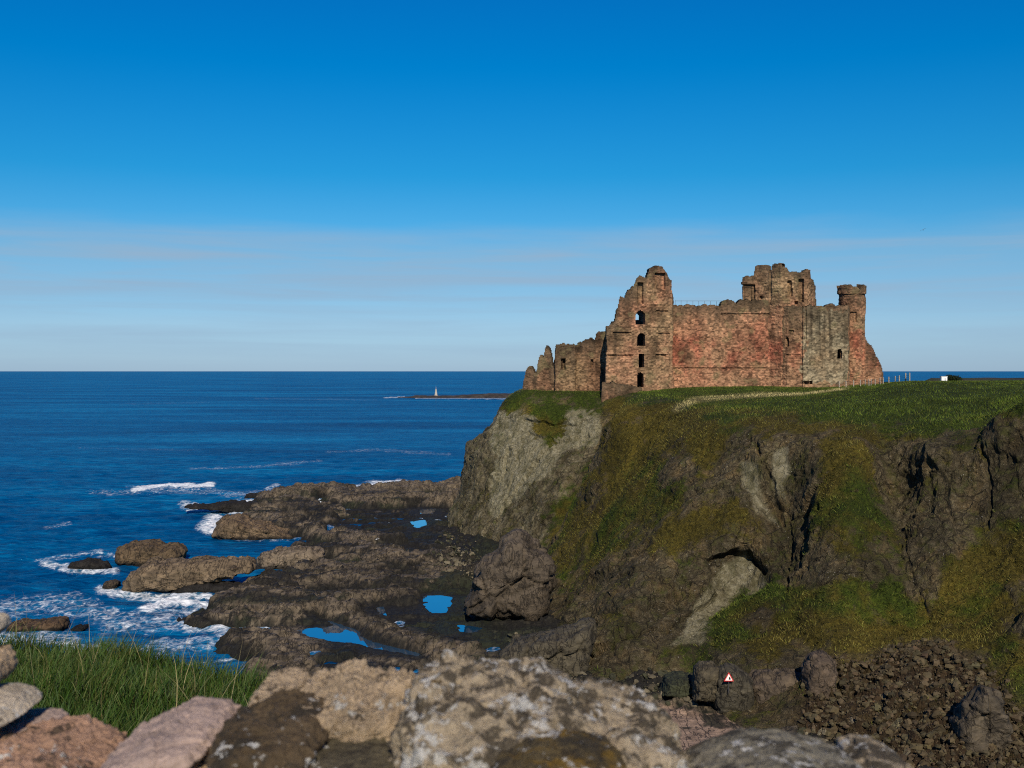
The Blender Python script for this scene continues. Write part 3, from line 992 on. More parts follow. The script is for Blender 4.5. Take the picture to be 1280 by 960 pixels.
# ------------------------------------------------------------------ rocks standing on their own
def outline_rock(name, pts, D, depth, mat, base_col, seed, nth=110, nph=56, rough=1.0, fine=1.0, parent=None, box=0.4, facet=1.0, colfn=None, down=0.0, sil=0.33):
    """a boulder whose silhouette at distance D follows the traced outline, with a real depth of its own"""
    pys = np.array([b for a, b in pts], float)
    tq = (pys - pys.min()) / np.ptp(pys)
    sil = min(sil, 0.2 * np.ptp(pys) * D / (abs(pys.min() - 463) * depth + 1e-6))
    xz = np.array([(P(a, b, D)[0], P(a, b, D + sil * depth * (1 - 2 * t_))[2]) for (a, b), t_ in zip(pts, tq)])
    if down:
        lo = xz[:, 1].min()
        hgt = np.ptp(xz[:, 1])
        xz[:, 1] = np.where(xz[:, 1] < lo + hgt * 0.3, xz[:, 1] - down, xz[:, 1])
    c = np.array(((xz[:, 0].min() + xz[:, 0].max()) / 2, (xz[:, 1].min() + xz[:, 1].max()) / 2))
    # resample the outline evenly
    q = np.vstack([xz, xz[:1]])
    L = np.concatenate([[0], np.cumsum(np.hypot(*np.diff(q, axis=0).T))])
    s = np.linspace(0, L[-1], nth, endpoint=False)
    ring = np.stack([np.interp(s, L, q[:, 0]), np.interp(s, L, q[:, 1])], -1)
    for _ in range(2):
        ring = ring * 0.6 + 0.2 * (np.roll(ring, 1, 0) + np.roll(ring, -1, 0))
    ph = np.linspace(-math.pi / 2, math.pi / 2, 1200)
    sc_ = np.cos(ph) ** box
    dp = np.sign(np.sin(ph)) * np.abs(np.sin(ph)) ** 0.8 * depth / 2
    hw = min(np.ptp(xz[:, 0]), np.ptp(xz[:, 1])) / 2
    al = np.concatenate([[0], np.cumsum(np.hypot(np.diff(sc_) * hw, np.diff(dp)))])
    ue = np.linspace(0, al[-1], nph)
    sc_, dp = np.interp(ue, al, sc_), np.interp(ue, al, dp)
    tha = np.arctan2(ring[:, 1] - c[1], ring[:, 0] - c[0])
    ell = np.stack([c[0] + np.cos(tha) * np.ptp(xz[:, 0]) / 2, c[1] + np.sin(tha) * np.ptp(xz[:, 1]) / 2], -1)
    bl = (np.clip(sc_, 0, 1) ** 0.7)[:, None, None]
    ring = ell[None] * (1 - bl) + ring[None] * bl
    g = np.empty((nph, nth, 3))
    g[..., 0] = c[0] + (ring[..., 0] - c[0]) * sc_[:, None]
    g[..., 2] = c[1] + (ring[..., 1] - c[1]) * sc_[:, None]
    g[..., 1] = D + dp[:, None]
    size = min(np.ptp(xz[:, 0]), np.ptp(xz[:, 1]) * 1.3, depth * 1.2)
    n = grid_normals(g)
    out = g - np.array((c[0], D, c[1]))
    if (n * out).sum(-1).mean() < 0:
        n = -n
    u = g / size
    k1 = cells(u * 2.6 + seed, seed + 1)
    k2 = cells(u * 6.5 + seed, seed + 2)
    d = (k1[2] * 0.075 * facet - 0.03 * facet * (1 - sstep(0, 0.07, k1[1])) + k2[2] * 0.028 * facet - 0.012 * facet * (1 - sstep(0, 0.08, k2[1]))
         + fbm(u * 2.0 + seed, 3, seed + 3) * 0.045 + fbm(u * 8 + seed, 5, seed + 4, 0.62) * 0.022 * fine) * size * rough
    d *= (sc_[:, None] > 0.02)
    g = g + n * d[..., None]
    g[0] = g[0].mean(0)
    g[-1] = g[-1].mean(0)
    v = g.reshape(-1, 3)
    nn = fbm(u * 5 + seed, 5, seed + 5)
    col = np.array(base_col) * (1 + 0.45 * nn[..., None]) * (0.85 + 0.3 * k1[3][..., None])
    if colfn:
        col = colfn(g, col, nn)
    f = grid_faces(nph, nth, wrap=True)
    e1, e2 = v[f[:, 1]] - v[f[:, 0]], v[f[:, 3]] - v[f[:, 0]]
    if (np.cross(e1, e2) * (v[f[:, 0]] - np.array((c[0], D, c[1])))).sum(-1).mean() < 0:
        f = f[:, ::-1]
    o = build(name, v, f, mat, parent, attrs={'Col': np.clip(col, 0, 1)})
    return rebase(o, (c[0], D, max(v[:, 2].min(), v[:, 2].min()))) if parent is None else o


M_rock = mat_shore('sea_rock_face', 0.22)
z5 = lambda L: [(a / 3.765, 580 + b / 3.765) for a, b in L]
z6 = lambda L: [(240 + a / 3.556, 580 + b / 3.556) for a, b in L]
z7 = lambda L: [(540 + a / 3.2, 660 + b / 3.2) for a, b in L]
BK = (0.018, 0.015, 0.012)


def wetfoot(g, col, nn):
    w = 1 - sstep(0.3, 0.9, g[..., 2] + nn * 0.5)
    return col * (1 - 0.8 * w[..., None])


SEA_ROCKS = [
    (z5([(300, 497), (335, 460), (420, 440), (470, 455), (500, 460), (530, 485), (525, 499), (400, 502)]), BK, 4, 'low black sea rock ringed by foam, alone left of the brown island'),
    (z5([(485, 585), (495, 550), (530, 542), (558, 550), (562, 588)]), (0.07, 0.05, 0.03), 3, 'small round dark brown rock at the left tip of the brown island'),
    (z5([(865, 200), (930, 187), (1000, 190), (1100, 168), (1190, 180), (1198, 215), (1130, 235), (1080, 212), (980, 212)]), BK, 6, 'long jagged black reef rock awash above the surf'),
    (z5([(1140, 157), (1165, 140), (1210, 134), (1240, 150), (1238, 158)]), BK, 4, 'small black hump of rock farthest out among the inshore reefs'),
    (z5([(40, 775), (60, 735), (180, 740), (230, 713), (305, 720), (312, 765), (270, 795), (60, 795)]), (0.10, 0.062, 0.032), 6, 'flat topped reddish brown rock in the surf beyond the grass'),
    (z5([(320, 780), (350, 760), (410, 752), (410, 774), (340, 785)]), BK, 2.5, 'little black rock just right of the flat topped brown one'),
    (z5([(402, 890), (415, 872), (445, 864), (468, 880), (455, 894)]), (0.09, 0.065, 0.045), 2, 'small brownish boulder at the water edge behind the grass'),
    (z5([(425, 940), (460, 900), (500, 886), (545, 905), (550, 945)]), BK, 3, 'larger black wet boulder at the water edge behind the grass'),
    (z5([(620, 945), (630, 915), (665, 905), (695, 918), (700, 945)]), BK, 2.5, 'wet black boulder right of the larger one behind the grass'),
    (z5([(725, 950), (735, 925), (770, 915), (795, 930), (795, 950)]), (0.06, 0.048, 0.036), 2, 'dull brown boulder last in the line behind the grass'),
    (z6([(95, 305), (115, 262), (150, 228), (190, 220), (240, 245), (300, 275), (400, 290), (470, 308), (468, 332), (300, 337), (150, 332)]), (0.16, 0.11, 0.062), 11, 'smooth brown whaleback rock with spray breaking on its left end'),
    (z5([(555, 445), (565, 390), (620, 360), (720, 353), (770, 378), (840, 373), (872, 420), (860, 450), (760, 475), (680, 470)]), (0.125, 0.085, 0.045), 9, 'high brown hump of rock at the back of the island'),
    (z5([(575, 595), (620, 500), (700, 455), (850, 440), (1000, 418), (1190, 438), (1200, 500), (1000, 545), (880, 570), (740, 605), (650, 608)]), (0.18, 0.13, 0.078), 10, 'broad tan middle rock of the island with cracked flanks'),
    (z5([(770, 615), (870, 562), (1000, 545), (1140, 553), (1145, 595), (950, 615)]), BK, 5, 'low black weedy ledge along the front of the island'),
    (z6([(285, 455), (300, 400), (380, 375), (480, 358), (560, 362), (592, 385), (588, 408), (460, 452), (400, 467)]), (0.20, 0.155, 0.105), 8, 'pale tan rock at the right end of the island'),
]
for i, (pts, c, dep, lab) in enumerate(SEA_ROCKS):
    pyb = max(p[1] for p in pts)
    D = S(0, pyb, 0)[1] + dep * 0.42
    o = outline_rock('sea_rock', pts, D, dep, M_rock, tuple(v * 0.78 for v in c), 200 + i * 9, 120, 60, 1.0, colfn=wetfoot, down=0.9)
    tag(o, lab, 'rock', 'rocks standing in the sea')

SHORE_BOULDERS = [
    (z7([(125, 300), (160, 230), (195, 110), (270, 80), (300, 20), (350, 12), (395, 60), (440, 90), (480, 130), (485, 210), (450, 330), (430, 355), (250, 350)]), 157, 11, (0.080, 0.062, 0.042), 'great square brown boulder at the foot of the cliff', 1.0),
    ([(741, 771), (743, 792), (733, 842), (700, 848), (655, 840), (622, 820), (645, 802), (690, 787), (722, 778)], 127, 7, (0.065, 0.055, 0.035), 'leaning wedge of dark rock at the buttress foot', 0.7),
    ([(893, 868), (893, 848), (899, 832), (908, 826), (919, 827), (931, 838), (939, 852), (941, 868)], 112.5, 4, (0.06, 0.052, 0.034), 'dark rounded boulder carrying the triangular sign', 0.6),
    ([(866, 850), (868, 835), (876, 825), (888, 823), (897, 832), (896, 852)], 113.5, 4, (0.075, 0.062, 0.038), 'mossy boulder to the left of the one with the sign', 0.8),
    ([(938, 868), (934, 850), (950, 838), (985, 832), (1008, 838), (1012, 866)], 113.5, 6, (0.085, 0.064, 0.042), 'long low brown boulder to the right of the one with the sign', 0.9),
    ([(1004, 864), (1004, 835), (1014, 815), (1030, 810), (1042, 822), (1044, 852), (1030, 866)], 110, 4, (0.085, 0.062, 0.042), 'tall brown block at the top left of the scree', 0.9),
    ([(1195, 935), (1192, 905), (1212, 870), (1225, 852), (1245, 858), (1252, 895), (1262, 915), (1248, 942), (1220, 940)], 97, 4, (0.075, 0.06, 0.04), 'big leaning dark block low on the right of the scree', 1.0),
    ([(1103, 922), (1112, 905), (1126, 896), (1130, 912), (1125, 924)], 101.5, 1.6, (0.15, 0.13, 0.07), 'pointed yellowish stone in the middle of the scree', 0.8),
    ([(1076, 888), (1082, 876), (1094, 874), (1100, 884), (1094, 892)], 105, 1.6, (0.19, 0.105, 0.045), 'rusty orange stone in the upper scree', 0.8),
    ([(1092, 876), (1098, 864), (1110, 862), (1116, 874), (1108, 884)], 106, 1.6, (0.16, 0.125, 0.07), 'tan round stone above the rusty orange one', 0.8),
    ([(1113, 900), (1120, 886), (1140, 892), (1146, 902), (1130, 906)], 103.5, 1.8, (0.06, 0.052, 0.04), 'dark flat stone behind the pointed yellowish one', 0.8),
    ([(1058, 905), (1062, 895), (1072, 898), (1072, 908)], 103, 1.2, (0.13, 0.11, 0.075), 'small buff stone to the left in the scree', 0.8),
    ([(825, 862), (832, 846), (850, 838), (868, 846), (872, 862)], 117, 5, (0.036, 0.04, 0.02), 'dark green weed covered boulder by the cliff base', 0.8),
]
for i, (pts, D, dep, c, lab, ro) in enumerate(SHORE_BOULDERS):
    o = outline_rock('boulder', pts, D, dep, M_rock, c, 400 + i * 9, 120, 60, ro, down=2.2 if 2 <= i <= 5 else 0.8)
    tag(o, lab, 'boulder', 'boulders on the shore')


# ------------------------------------------------------------------ loose rubble, one scattered mass each
def blob(n_lat=5, n_lon=7):
    th = np.linspace(0, math.pi, n_lat)
    lo = np.linspace(0, 2 * math.pi, n_lon, endpoint=False)
    g = np.stack([np.sin(th)[:, None] * np.cos(lo), np.sin(th)[:, None] * np.sin(lo), np.cos(th)[:, None] + 0 * lo], -1)
    return g.reshape(-1, 3), grid_faces(n_lat, n_lon, True)[:, ::-1]


def scatter_rocks(name, pos, size, cols, mat, label, flat=0.7):
    bv, bf = blob()
    n = len(pos)
    v = np.repeat(bv[None], n, 0) * (1 + rng.normal(0, 0.22, (n, len(bv), 1)))
    v *= (size[:, None] * rng.uniform(0.7, 1.3, (n, 3)))[:, None, :] * np.array((1, 1, flat))
    a = rng.uniform(0, 6.28, n)
    b = rng.normal(0, 0.4, n)
    ca, sa, cb, sb = np.cos(a)[:, None], np.sin(a)[:, None], np.cos(b)[:, None], np.sin(b)[:, None]
    x, y, z = v[..., 0], v[..., 1], v[..., 2]
    x, z = x * cb + z * sb, -x * sb + z * cb
    x, y = x * ca - y * sa, x * sa + y * ca
    v = np.stack([x, y, z], -1) + pos[:, None, :]
    f = (bf[None] + (np.arange(n) * len(bv))[:, None, None]).reshape(-1, 4)
    c = np.repeat(cols[:, None], len(bv), 1)
    o = build(name, v, f, mat, smooth=False, attrs={'Col': c})
    return tag(o, label, kind='stuff')


M_rub = mat_attr('loose_stone', 4.0, 0.35, 6.0, 0.5, 0.05)
# on the fallen slope
flat = HL[:-1, :-1].reshape(-1, 3)
nflat = HL_N[:-1, :-1].reshape(-1, 3)
e1 = HL[1:, :-1] - HL[:-1, :-1]
e2 = HL[:-1, 1:] - HL[:-1, :-1]
area = np.linalg.norm(np.cross(e1, e2), axis=-1).reshape(-1)
w = area * np.clip(scree[:-1, :-1].reshape(-1) - 0.3, 0, 1)
idx = rng.choice(len(w), 12000, p=w / w.sum())
pos = flat[idx] + rng.normal(0, 0.2, (len(idx), 3)) * np.array((1, 1, 0.2))
size = 0.04 + 0.42 * rng.random(len(idx)) ** 9
cc = np.array((0.064, 0.049, 0.026)) * rng.uniform(0.5, 1.5, (len(idx), 1)) * (1 + rng.normal(0, 0.04, (len(idx), 3)))
scatter_rocks('scree', pos, size, np.clip(cc, 0.01, 0.5), M_rub, 'brown broken stones spilling down to the beach', 0.75)
# along the foot of the cliffs
fm = region([[(740, 842), (830, 842), (885, 830), (960, 870), (1060, 880), (1150, 930), (1150, 975), (1020, 950), (985, 905), (930, 886), (850, 872), (800, 880), (760, 870)],
             [(640, 800), (740, 842), (780, 880), (680, 860)], [(560, 665), (600, 690), (590, 720), (540, 700)]], sx, sy, 10)
w2 = (fm * (SZ > 0.2)).reshape(-1)
idx = rng.choice(len(w2), 4200, p=w2 / w2.sum())
pos = ps.reshape(-1, 3)[idx] + rng.normal(0, 0.25, (len(idx), 3)) * np.array((1, 1, 0))
size = 0.07 + 0.5 * rng.random(len(idx)) ** 5
cc = np.where(rng.random((len(idx), 1)) < 0.55, np.array((0.03, 0.03, 0.017)), np.array((0.10, 0.085, 0.055))) * rng.uniform(0.5, 1.6, (len(idx), 1))
scatter_rocks('shore_rubble', pos, size, np.clip(cc, 0.008, 0.4), M_rub, 'dark weedy stones along the foot of the cliffs', 0.65)

# ------------------------------------------------------------------ turf on the headland
M_grass = mat_attr('grass_blades', 2.0, 0.25, 4, 0.1, 0.02, 0.8, 0.15)


def blades(name, base, up, length, width, col, tipcol, mat, label, bend=0.35, seg=2):
    n = len(base)
    a = rng.uniform(0, 6.28, n)
    side = np.stack([np.cos(a), np.sin(a), 0 * a], -1)
    lean = rng.normal(0, 1, (n, 3))
    lean[:, 2] = -np.abs(lean[:, 2]) * 0.3
    lv = []
    for k in range(seg + 1):
        t = k / seg
        c = base + up * (length * t)[:, None] + lean * (length * bend * t * t)[:, None]
        wd = (width * (1 - t) ** 0.8)[:, None]
        if k < seg:
            lv += [c - side * wd, c + side * wd]
        else:
            lv += [c]
    m = 2 * seg + 1
    v = np.stack(lv, 1)
    fs = []
    for k in range(seg - 1):
        fs += [(2 * k, 2 * k + 1, 2 * k + 3), (2 * k, 2 * k + 3, 2 * k + 2)]
    fs += [(2 * seg - 2, 2 * seg - 1, 2 * seg)]
    f = (np.array(fs)[None] + (np.arange(n) * m)[:, None, None]).reshape(-1, 3)
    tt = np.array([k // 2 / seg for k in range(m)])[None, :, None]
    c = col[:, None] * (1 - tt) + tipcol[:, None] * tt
    o = build(name, v, f, mat, smooth=False, attrs={'Col': np.clip(c, 0, 1)})
    return tag(o, label, kind='stuff')


gw = gr[:-1, :-1].reshape(-1)
rvf = RV[:-1, :-1].reshape(-1)
dist = np.maximum(flat[:, 1], 40)
w = area * np.clip(gw - 0.3, 0, 1) * (rvf < 9.2) * (1 - 0.75 * scree[:-1, :-1].reshape(-1)) * (130 / dist) ** 1.2
pxf, pyf = hx[:-1, :-1].reshape(-1), hy[:-1, :-1].reshape(-1)
w *= (pxf > 560) & (pxf < 1350)
idx = rng.choice(len(w), 110000, p=w / w.sum())
base = flat[idx] + rng.normal(0, 0.35, (len(idx), 3)) * np.array((1, 1, 0.0)) - nflat[idx] * 0.05
base = flat[idx] + e1.reshape(-1, 3)[idx] * rng.random((len(idx), 1)) + e2.reshape(-1, 3)[idx] * rng.random((len(idx), 1))
up = nflat[idx] * 0.7 + np.array((0, 0, 0.35))
dr = np.clip(dry[:-1, :-1].reshape(-1)[idx] + rng.normal(0, 0.25, len(idx)), 0, 1)[:, None]
shade = rng.uniform(0.55, 1.5, (len(idx), 1)) * 1.2 * np.clip(1 + 0.9 * fbm(base * 0.22, 4, 33), 0.35, 2.0)[:, None]
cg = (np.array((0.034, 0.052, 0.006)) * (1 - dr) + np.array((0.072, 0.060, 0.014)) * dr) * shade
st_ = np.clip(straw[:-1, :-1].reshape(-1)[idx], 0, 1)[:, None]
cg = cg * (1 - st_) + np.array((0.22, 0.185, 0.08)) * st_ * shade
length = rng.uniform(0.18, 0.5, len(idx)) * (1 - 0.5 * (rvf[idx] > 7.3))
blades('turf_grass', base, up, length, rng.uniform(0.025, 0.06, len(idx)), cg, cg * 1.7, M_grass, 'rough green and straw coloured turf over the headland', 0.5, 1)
# ------------------------------------------------------------------ the castle
M_stone = mat_attr('red_sandstone', 3.0, 0.6, 3.5, 1.0, 0.22, 0.92, 0.15)
CASTLE = empty('castle_ruin', (45, 245, 30.5))
tag(CASTLE, 'ruined red sandstone castle with broken towers and a long blank wall on the headland', 'castle')
CLOC = np.array((45, 245, 30.5))
PINK, TAN, RED, GREY, DARK = (np.array(c) for c in ((0.245, 0.128, 0.077), (0.205, 0.140, 0.080), (0.185, 0.068, 0.042), (0.21, 0.18, 0.12), (0.072, 0.056, 0.037)))


def stone_colour(p, zt, mode, seed):
    """weathered masonry: colour by stone course, darker lichened tops"""
    course = np.floor(p[..., 2] / 0.30)
    u = p[..., 0] + 0.6 * p[..., 1]
    st = _hash(np.floor(u / 0.44 + (course % 2) * 0.5).astype(np.int64), course.astype(np.int64), np.zeros(u.shape, np.int64), 5) / 4294967295.0
    big = fbm(p * 0.13, 4, seed + 1)
    mid = fbm(p * np.array((0.5, 0.5, 0.3)), 4, seed + 2)
    if mode == 'wall':
        k = np.clip(0.45 + big * 1.0 + mid * 0.5, 0, 1)[..., None]
        zr = p[..., 2] + fbm(p * 0.2, 3, seed + 9) * 2.5
        k = np.clip(k[..., 0] * (0.35 + 0.85 * sstep(32.5, 37.5, zr) * (1 - 0.6 * sstep(39.5, 43.5, zr))), 0, 1)[..., None]
        c = (PINK * 0.6 + TAN * 0.5) * (1 - k) + RED * 1.15 * k
    elif mode == 'tower':
        k = np.clip(0.42 + big * 0.9 + mid * 0.4, 0, 1)[..., None]
        c = TAN * (1 - k) + PINK * 0.85 * k
    elif mode == 'ruin':
        k = np.clip(0.5 + big * 0.8, 0, 1)[..., None]
        c = (TAN * (1 - k) + PINK * 0.8 * k) * 0.78
    elif mode == 'grey':
        k = np.clip(0.3 + big * 0.9 + mid * 0.4, 0, 1)[..., None]
        c = GREY * (1 - k) + TAN * 0.7 * k
        runs = fbm(np.stack([u * 1.3, 0 * u, p[..., 2] * 0.06], -1), 3, seed + 6)
        c = c * np.clip(1.0 - 1.3 * np.clip(runs, 0, 1) * sstep(31, 44, p[..., 2]), 0.3, 1)[..., None]
    c = c * (0.42 + 1.16 * st[..., None]) * (1 + 0.45 * mid[..., None])
    gap = zt - p[..., 2]
    drip = fbm(np.stack([u * 0.9, 0 * u, p[..., 2] * 0.1], -1), 3, seed + 4)
    wth = np.clip(1 - gap / np.maximum(5.0 + 6.5 * drip, 1.0), 0, 1) ** 0.7
    c = c * (1 - 0.8 * wth[..., None]) + DARK * (0.8 + 0.5 * mid[..., None]) * 0.8 * wth[..., None]
    soot = sstep(0.05, 0.55, fbm(p * np.array((0.28, 0.28, 0.16)), 5, seed + 12))[..., None]
    c = c * (1 - 0.5 * soot)
    lich = sstep(0.25, 0.6, fbm(p * 0.35, 4, seed + 8))[..., None]
    c = c * (1 - 0.35 * lich) + np.array((0.17, 0.15, 0.075)) * 0.35 * lich
    return np.clip(c * np.array((1.16, 1.12, 1.06)), 0.01, 0.7)


def masonry(name, path, closed, thick, zbase, prof, mode, seed, openings=(), recess=(), bands=(), back_drop=0.0, cell=0.17, rag=0.35, backprof=None, zones=None, batter=0.0, parent=CASTLE):
    """a wall following a ground plan; prof: traced skyline as (px, py, D), giving the broken top by world X"""
    path = np.array(path, float)
    q = np.vstack([path, path[:1]]) if closed else path
    L = np.concatenate([[0], np.cumsum(np.hypot(*np.diff(q, axis=0).T))])
    nu = max(4, int(L[-1] / cell))
    s = np.linspace(0, L[-1], nu, endpoint=False) if closed else np.linspace(0, L[-1], nu)
    xy = np.stack([np.interp(s, L, q[:, 0]), np.interp(s, L, q[:, 1])], -1)
    tg = (np.roll(xy, -1, 0) - np.roll(xy, 1, 0)) if closed else np.gradient(xy, axis=0)
    tg /= np.linalg.norm(tg, axis=1, keepdims=True) + 1e-9
    nrm = np.stack([tg[:, 1], -tg[:, 0]], -1)                  # outward when the path runs left to right along the front
    pts = np.array([P(*k)[[0, 2]] for k in prof])
    od = np.argsort(pts[:, 0], kind='stable')
    ztop = np.interp(xy[:, 0], pts[od, 0], pts[od, 1])
    front = nrm[:, 1] < -0.25
    if backprof is not None:
        bp = np.array(backprof)
        zb_ = np.interp(xy[:, 0], bp[:, 0], bp[:, 1])
        ztop = np.where(front, ztop, np.minimum(zb_, ztop - 0.3))
    else:
        ztop = np.where(front, ztop, ztop - back_drop)
    jag = fbm(np.stack([s * 1.1, 0 * s + seed, 0 * s], -1), 5, seed, 0.65) * rag * 1.25
    ztop = ztop + np.where(front, jag, jag * 3)
    zt = np.max(ztop) + 0.3
    nv = int((zt - zbase) / cell) + 1
    zz = zbase + np.arange(nv) * cell
    NU = nu if closed else nu - 1
    nxt = (np.arange(NU) + 1) % nu
    ucx = (xy[:NU] + xy[nxt]) / 2
    if closed and False:
        pass
    zc = zz[:-1] + cell / 2
    cmask = zc[None, :] < ((ztop[:NU] + ztop[nxt]) / 2)[:, None]
    cpos = np.empty((NU, nv - 1, 3))
    cpos[..., 0], cpos[..., 1], cpos[..., 2] = ucx[:, None, 0], ucx[:, None, 1], zc[None]
    cx_, cy_ = proj(cpos)
    frc = front[:NU][:, None]
    for (x0, y0, x1, y1, arch, side) in openings:
        if arch:
            cxm, r = (x0 + x1) / 2, (x1 - x0) / 2
            top = y0 + r - np.sqrt(np.clip(r * r - (cx_ - cxm) ** 2, 0, None))
        else:
            top = y0
        hole = (cx_ > x0) & (cx_ < x1) & (cy_ > top) & (cy_ < y1) & (frc if side == 'f' else ~frc)
        cmask &= ~hole
    vo = np.empty((nu, nv, 3))
    vo[..., 0], vo[..., 1], vo[..., 2] = xy[:, None, 0], xy[:, None, 1], zz[None]
    vx_, vy_ = proj(vo)
    frv = front[:, None]
    off = fbm(vo * 0.22, 3, seed + 20) * 0.25 + fbm(vo * 1.1, 3, seed + 21) * 0.12
    course = np.floor(vo[..., 2] / 0.38)
    uu = s[:, None] + 0 * vo[..., 2]
    off += (_hash(np.floor(uu / 0.55 + (course % 2) * 0.5).astype(np.int64), course.astype(np.int64), 0 * course.astype(np.int64), seed) / 4294967295.0 - 0.5) * 0.10
    off += batter * np.clip(zbase + 8 - vo[..., 2], 0, 8) / 8
    for (x0, y0, x1, y1, dp) in recess:
        off -= np.where((vx_ > x0) & (vx_ < x1) & (vy_ > y0) & (vy_ < y1) & frv, dp, 0)
    for (x0, x1, y0, y1, dp) in bands:
        off += np.where((vx_ > x0) & (vx_ < x1) & (vy_ > y0) & (vy_ < y1), dp, 0)
    n3 = np.concatenate([nrm, np.zeros((nu, 1))], 1)[:, None, :]
    outer = vo + n3 * off[..., None]
    inner = vo - n3 * thick + n3 * (fbm(vo * 0.8, 3, seed + 22) * 0.15)[..., None]
    wob = np.stack([perlin(vo * 2.3 + k * 9, seed + 30 + k) for k in range(3)], -1) * 0.06
    outer += wob
    inner += wob
    V = np.concatenate([outer.reshape(-1, 3), inner.reshape(-1, 3)])
    N = nu * nv
    iu, iv = np.nonzero(cmask)
    iu2 = (iu + 1) % nu
    A, B, C_, D_ = iu * nv + iv, iu2 * nv + iv, iu2 * nv + iv + 1, iu * nv + iv + 1
    fs = [np.stack([A, B, C_, D_], -1), np.stack([B + N, A + N, D_ + N, C_ + N], -1)]
    pad = np.pad(cmask, 1)
    if closed:
        pad[0, 1:-1] = cmask[-1]
        pad[-1, 1:-1] = cmask[0]
    up_, dn_ = ~pad[1:-1, 2:][iu, iv], ~pad[1:-1, :-2][iu, iv]
    rt_, lf_ = ~pad[2:, 1:-1][iu, iv], ~pad[:-2, 1:-1][iu, iv]
    for m, (a, b) in ((up_, (D_, C_)), (dn_, (B, A)), (rt_, (C_, B)), (lf_, (A, D_))):
        fs.append(np.stack([a[m], b[m], b[m] + N, a[m] + N], -1))
    Fc = np.concatenate(fs)
    zt_v = np.broadcast_to(ztop[:, None], (nu, nv))
    col = stone_colour(vo, zt_v, mode, seed)
    if zones:
        for (x0, x1, y0, y1, md) in zones:
            jz = fbm(vo * np.array((0.35, 0.35, 0.2)), 5, seed + 60, 0.65) * 9
            m = (vx_ + jz > x0) & (vx_ + jz < x1) & (vy_ + jz > y0) & (vy_ + jz < y1) & frv
            col = np.where(m[..., None], stone_colour(vo, zt_v, md, seed + 3), col)
    colI = stone_colour(vo - n3 * thick, zt_v, 'ruin', seed + 7)
    C2 = np.concatenate([col.reshape(-1, 3), colI.reshape(-1, 3)])
    used = np.unique(Fc)
    remap = np.full(len(V), -1)
    remap[used] = np.arange(len(used))
    o = build(name, V[used] - (CLOC if parent is CASTLE else 0), remap[Fc], M_stone, parent, smooth=False, attrs={'Col': C2[used]})
    return o


def XYp(px, D):
    p = P(px, 487, D)
    return (p[0], p[1])


zA = lambda x, y, D: (640 + x / 4.923, 310 + y / 4.923, D)
zB = lambda x, y, D: (860 + x / 4.923, 310 + y / 4.923, D)
rA = lambda x0, y0, x1, y1: (640 + x0 / 4.923, 310 + y0 / 4.923, 640 + x1 / 4.923, 310 + y1 / 4.923)
rB = lambda x0, y0, x1, y1: (860 + x0 / 4.923, 310 + y0 / 4.923, 860 + x1 / 4.923, 310 + y1 / 4.923)

# broken outer wall running down to the sea end
prA = [(65, 862), (72, 800), (88, 745), (110, 724), (130, 742), (142, 775), (152, 770), (160, 700), (170, 660), (182, 655), (196, 690), (198, 625), (213, 600), (228, 612), (240, 660), (250, 735), (258, 740), (262, 600), (290, 590), (350, 590), (388, 597), (400, 590), (430, 575), (470, 555), (508, 563), (515, 522), (545, 517), (590, 512), (620, 510)]
masonry('ruined_wall', [XYp(653, 251), XYp(672, 250), XYp(693, 249), XYp(694, 247.5), XYp(719, 247.5), XYp(720, 248.5), XYp(764, 247)], False, 1.7, 28.5,
        [zA(x, y, 249) for x, y in prA], 'ruin', 11, recess=[(*rA(302, 680, 326, 748), 1.3), (*rA(484, 686, 500, 738), 0.9)], rag=0.35)
# tall broken tower with a stack of windows
prE = [(575, 520), (585, 492), (640, 447), (648, 400), (655, 330), (662, 298), (684, 300), (700, 316), (725, 303), (740, 250), (752, 226), (765, 187), (785, 172), (808, 182), (830, 180), (845, 128), (880, 108), (920, 112), (940, 140), (965, 182), (985, 205), (991, 240), (987, 340)]
EX0, EX1 = XYp(758, 240), XYp(840.5, 240)
masonry('window_tower', [XYp(757, 254), EX0, XYp(800, 239.4), XYp(804, 239.4), EX1, XYp(841, 254)], True, 2.3, 28.5, [zA(x, y, 240) for x, y in prE], 'tower', 23,
        openings=[(*rA(762, 384, 818, 470), True, 'f'), (*rA(772, 524, 820, 604), True, 'f'), (*rA(779, 652, 815, 735), False, 'f'), (*rA(770, 766, 811, 858), True, 'f'),
                  (*rA(752, 405, 778, 445), True, 'b'), (*rA(802, 530, 830, 585), True, 'b')],
        recess=[(*rA(775, 215, 806, 345), 1.0), (*rA(880, 155, 942, 255), 0.8), (*rA(622, 516, 732, 529), 0.4), (*rA(890, 522, 972, 534), 0.45), (*rA(592, 658, 745, 668), 0.3), (*rA(882, 655, 945, 667), 0.4), (*rA(885, 384, 960, 396), 0.4)],
        bands=[(640 + 830 / 4.923, 640 + 985 / 4.923, 310 + 343 / 4.923, 310 + 352 / 4.923, 0.16), (640 + 800 / 4.923, 640 + 970 / 4.923, 310 + 480 / 4.923, 310 + 490 / 4.923, 0.14), (640 + 585 / 4.923, 640 + 960 / 4.923, 310 + 650 / 4.923, 310 + 656 / 4.923, 0.1)],
        backprof=[(15, 42), (22, 45), (26, 53), (30, 55), (36, 50)], rag=0.3, batter=0.5)
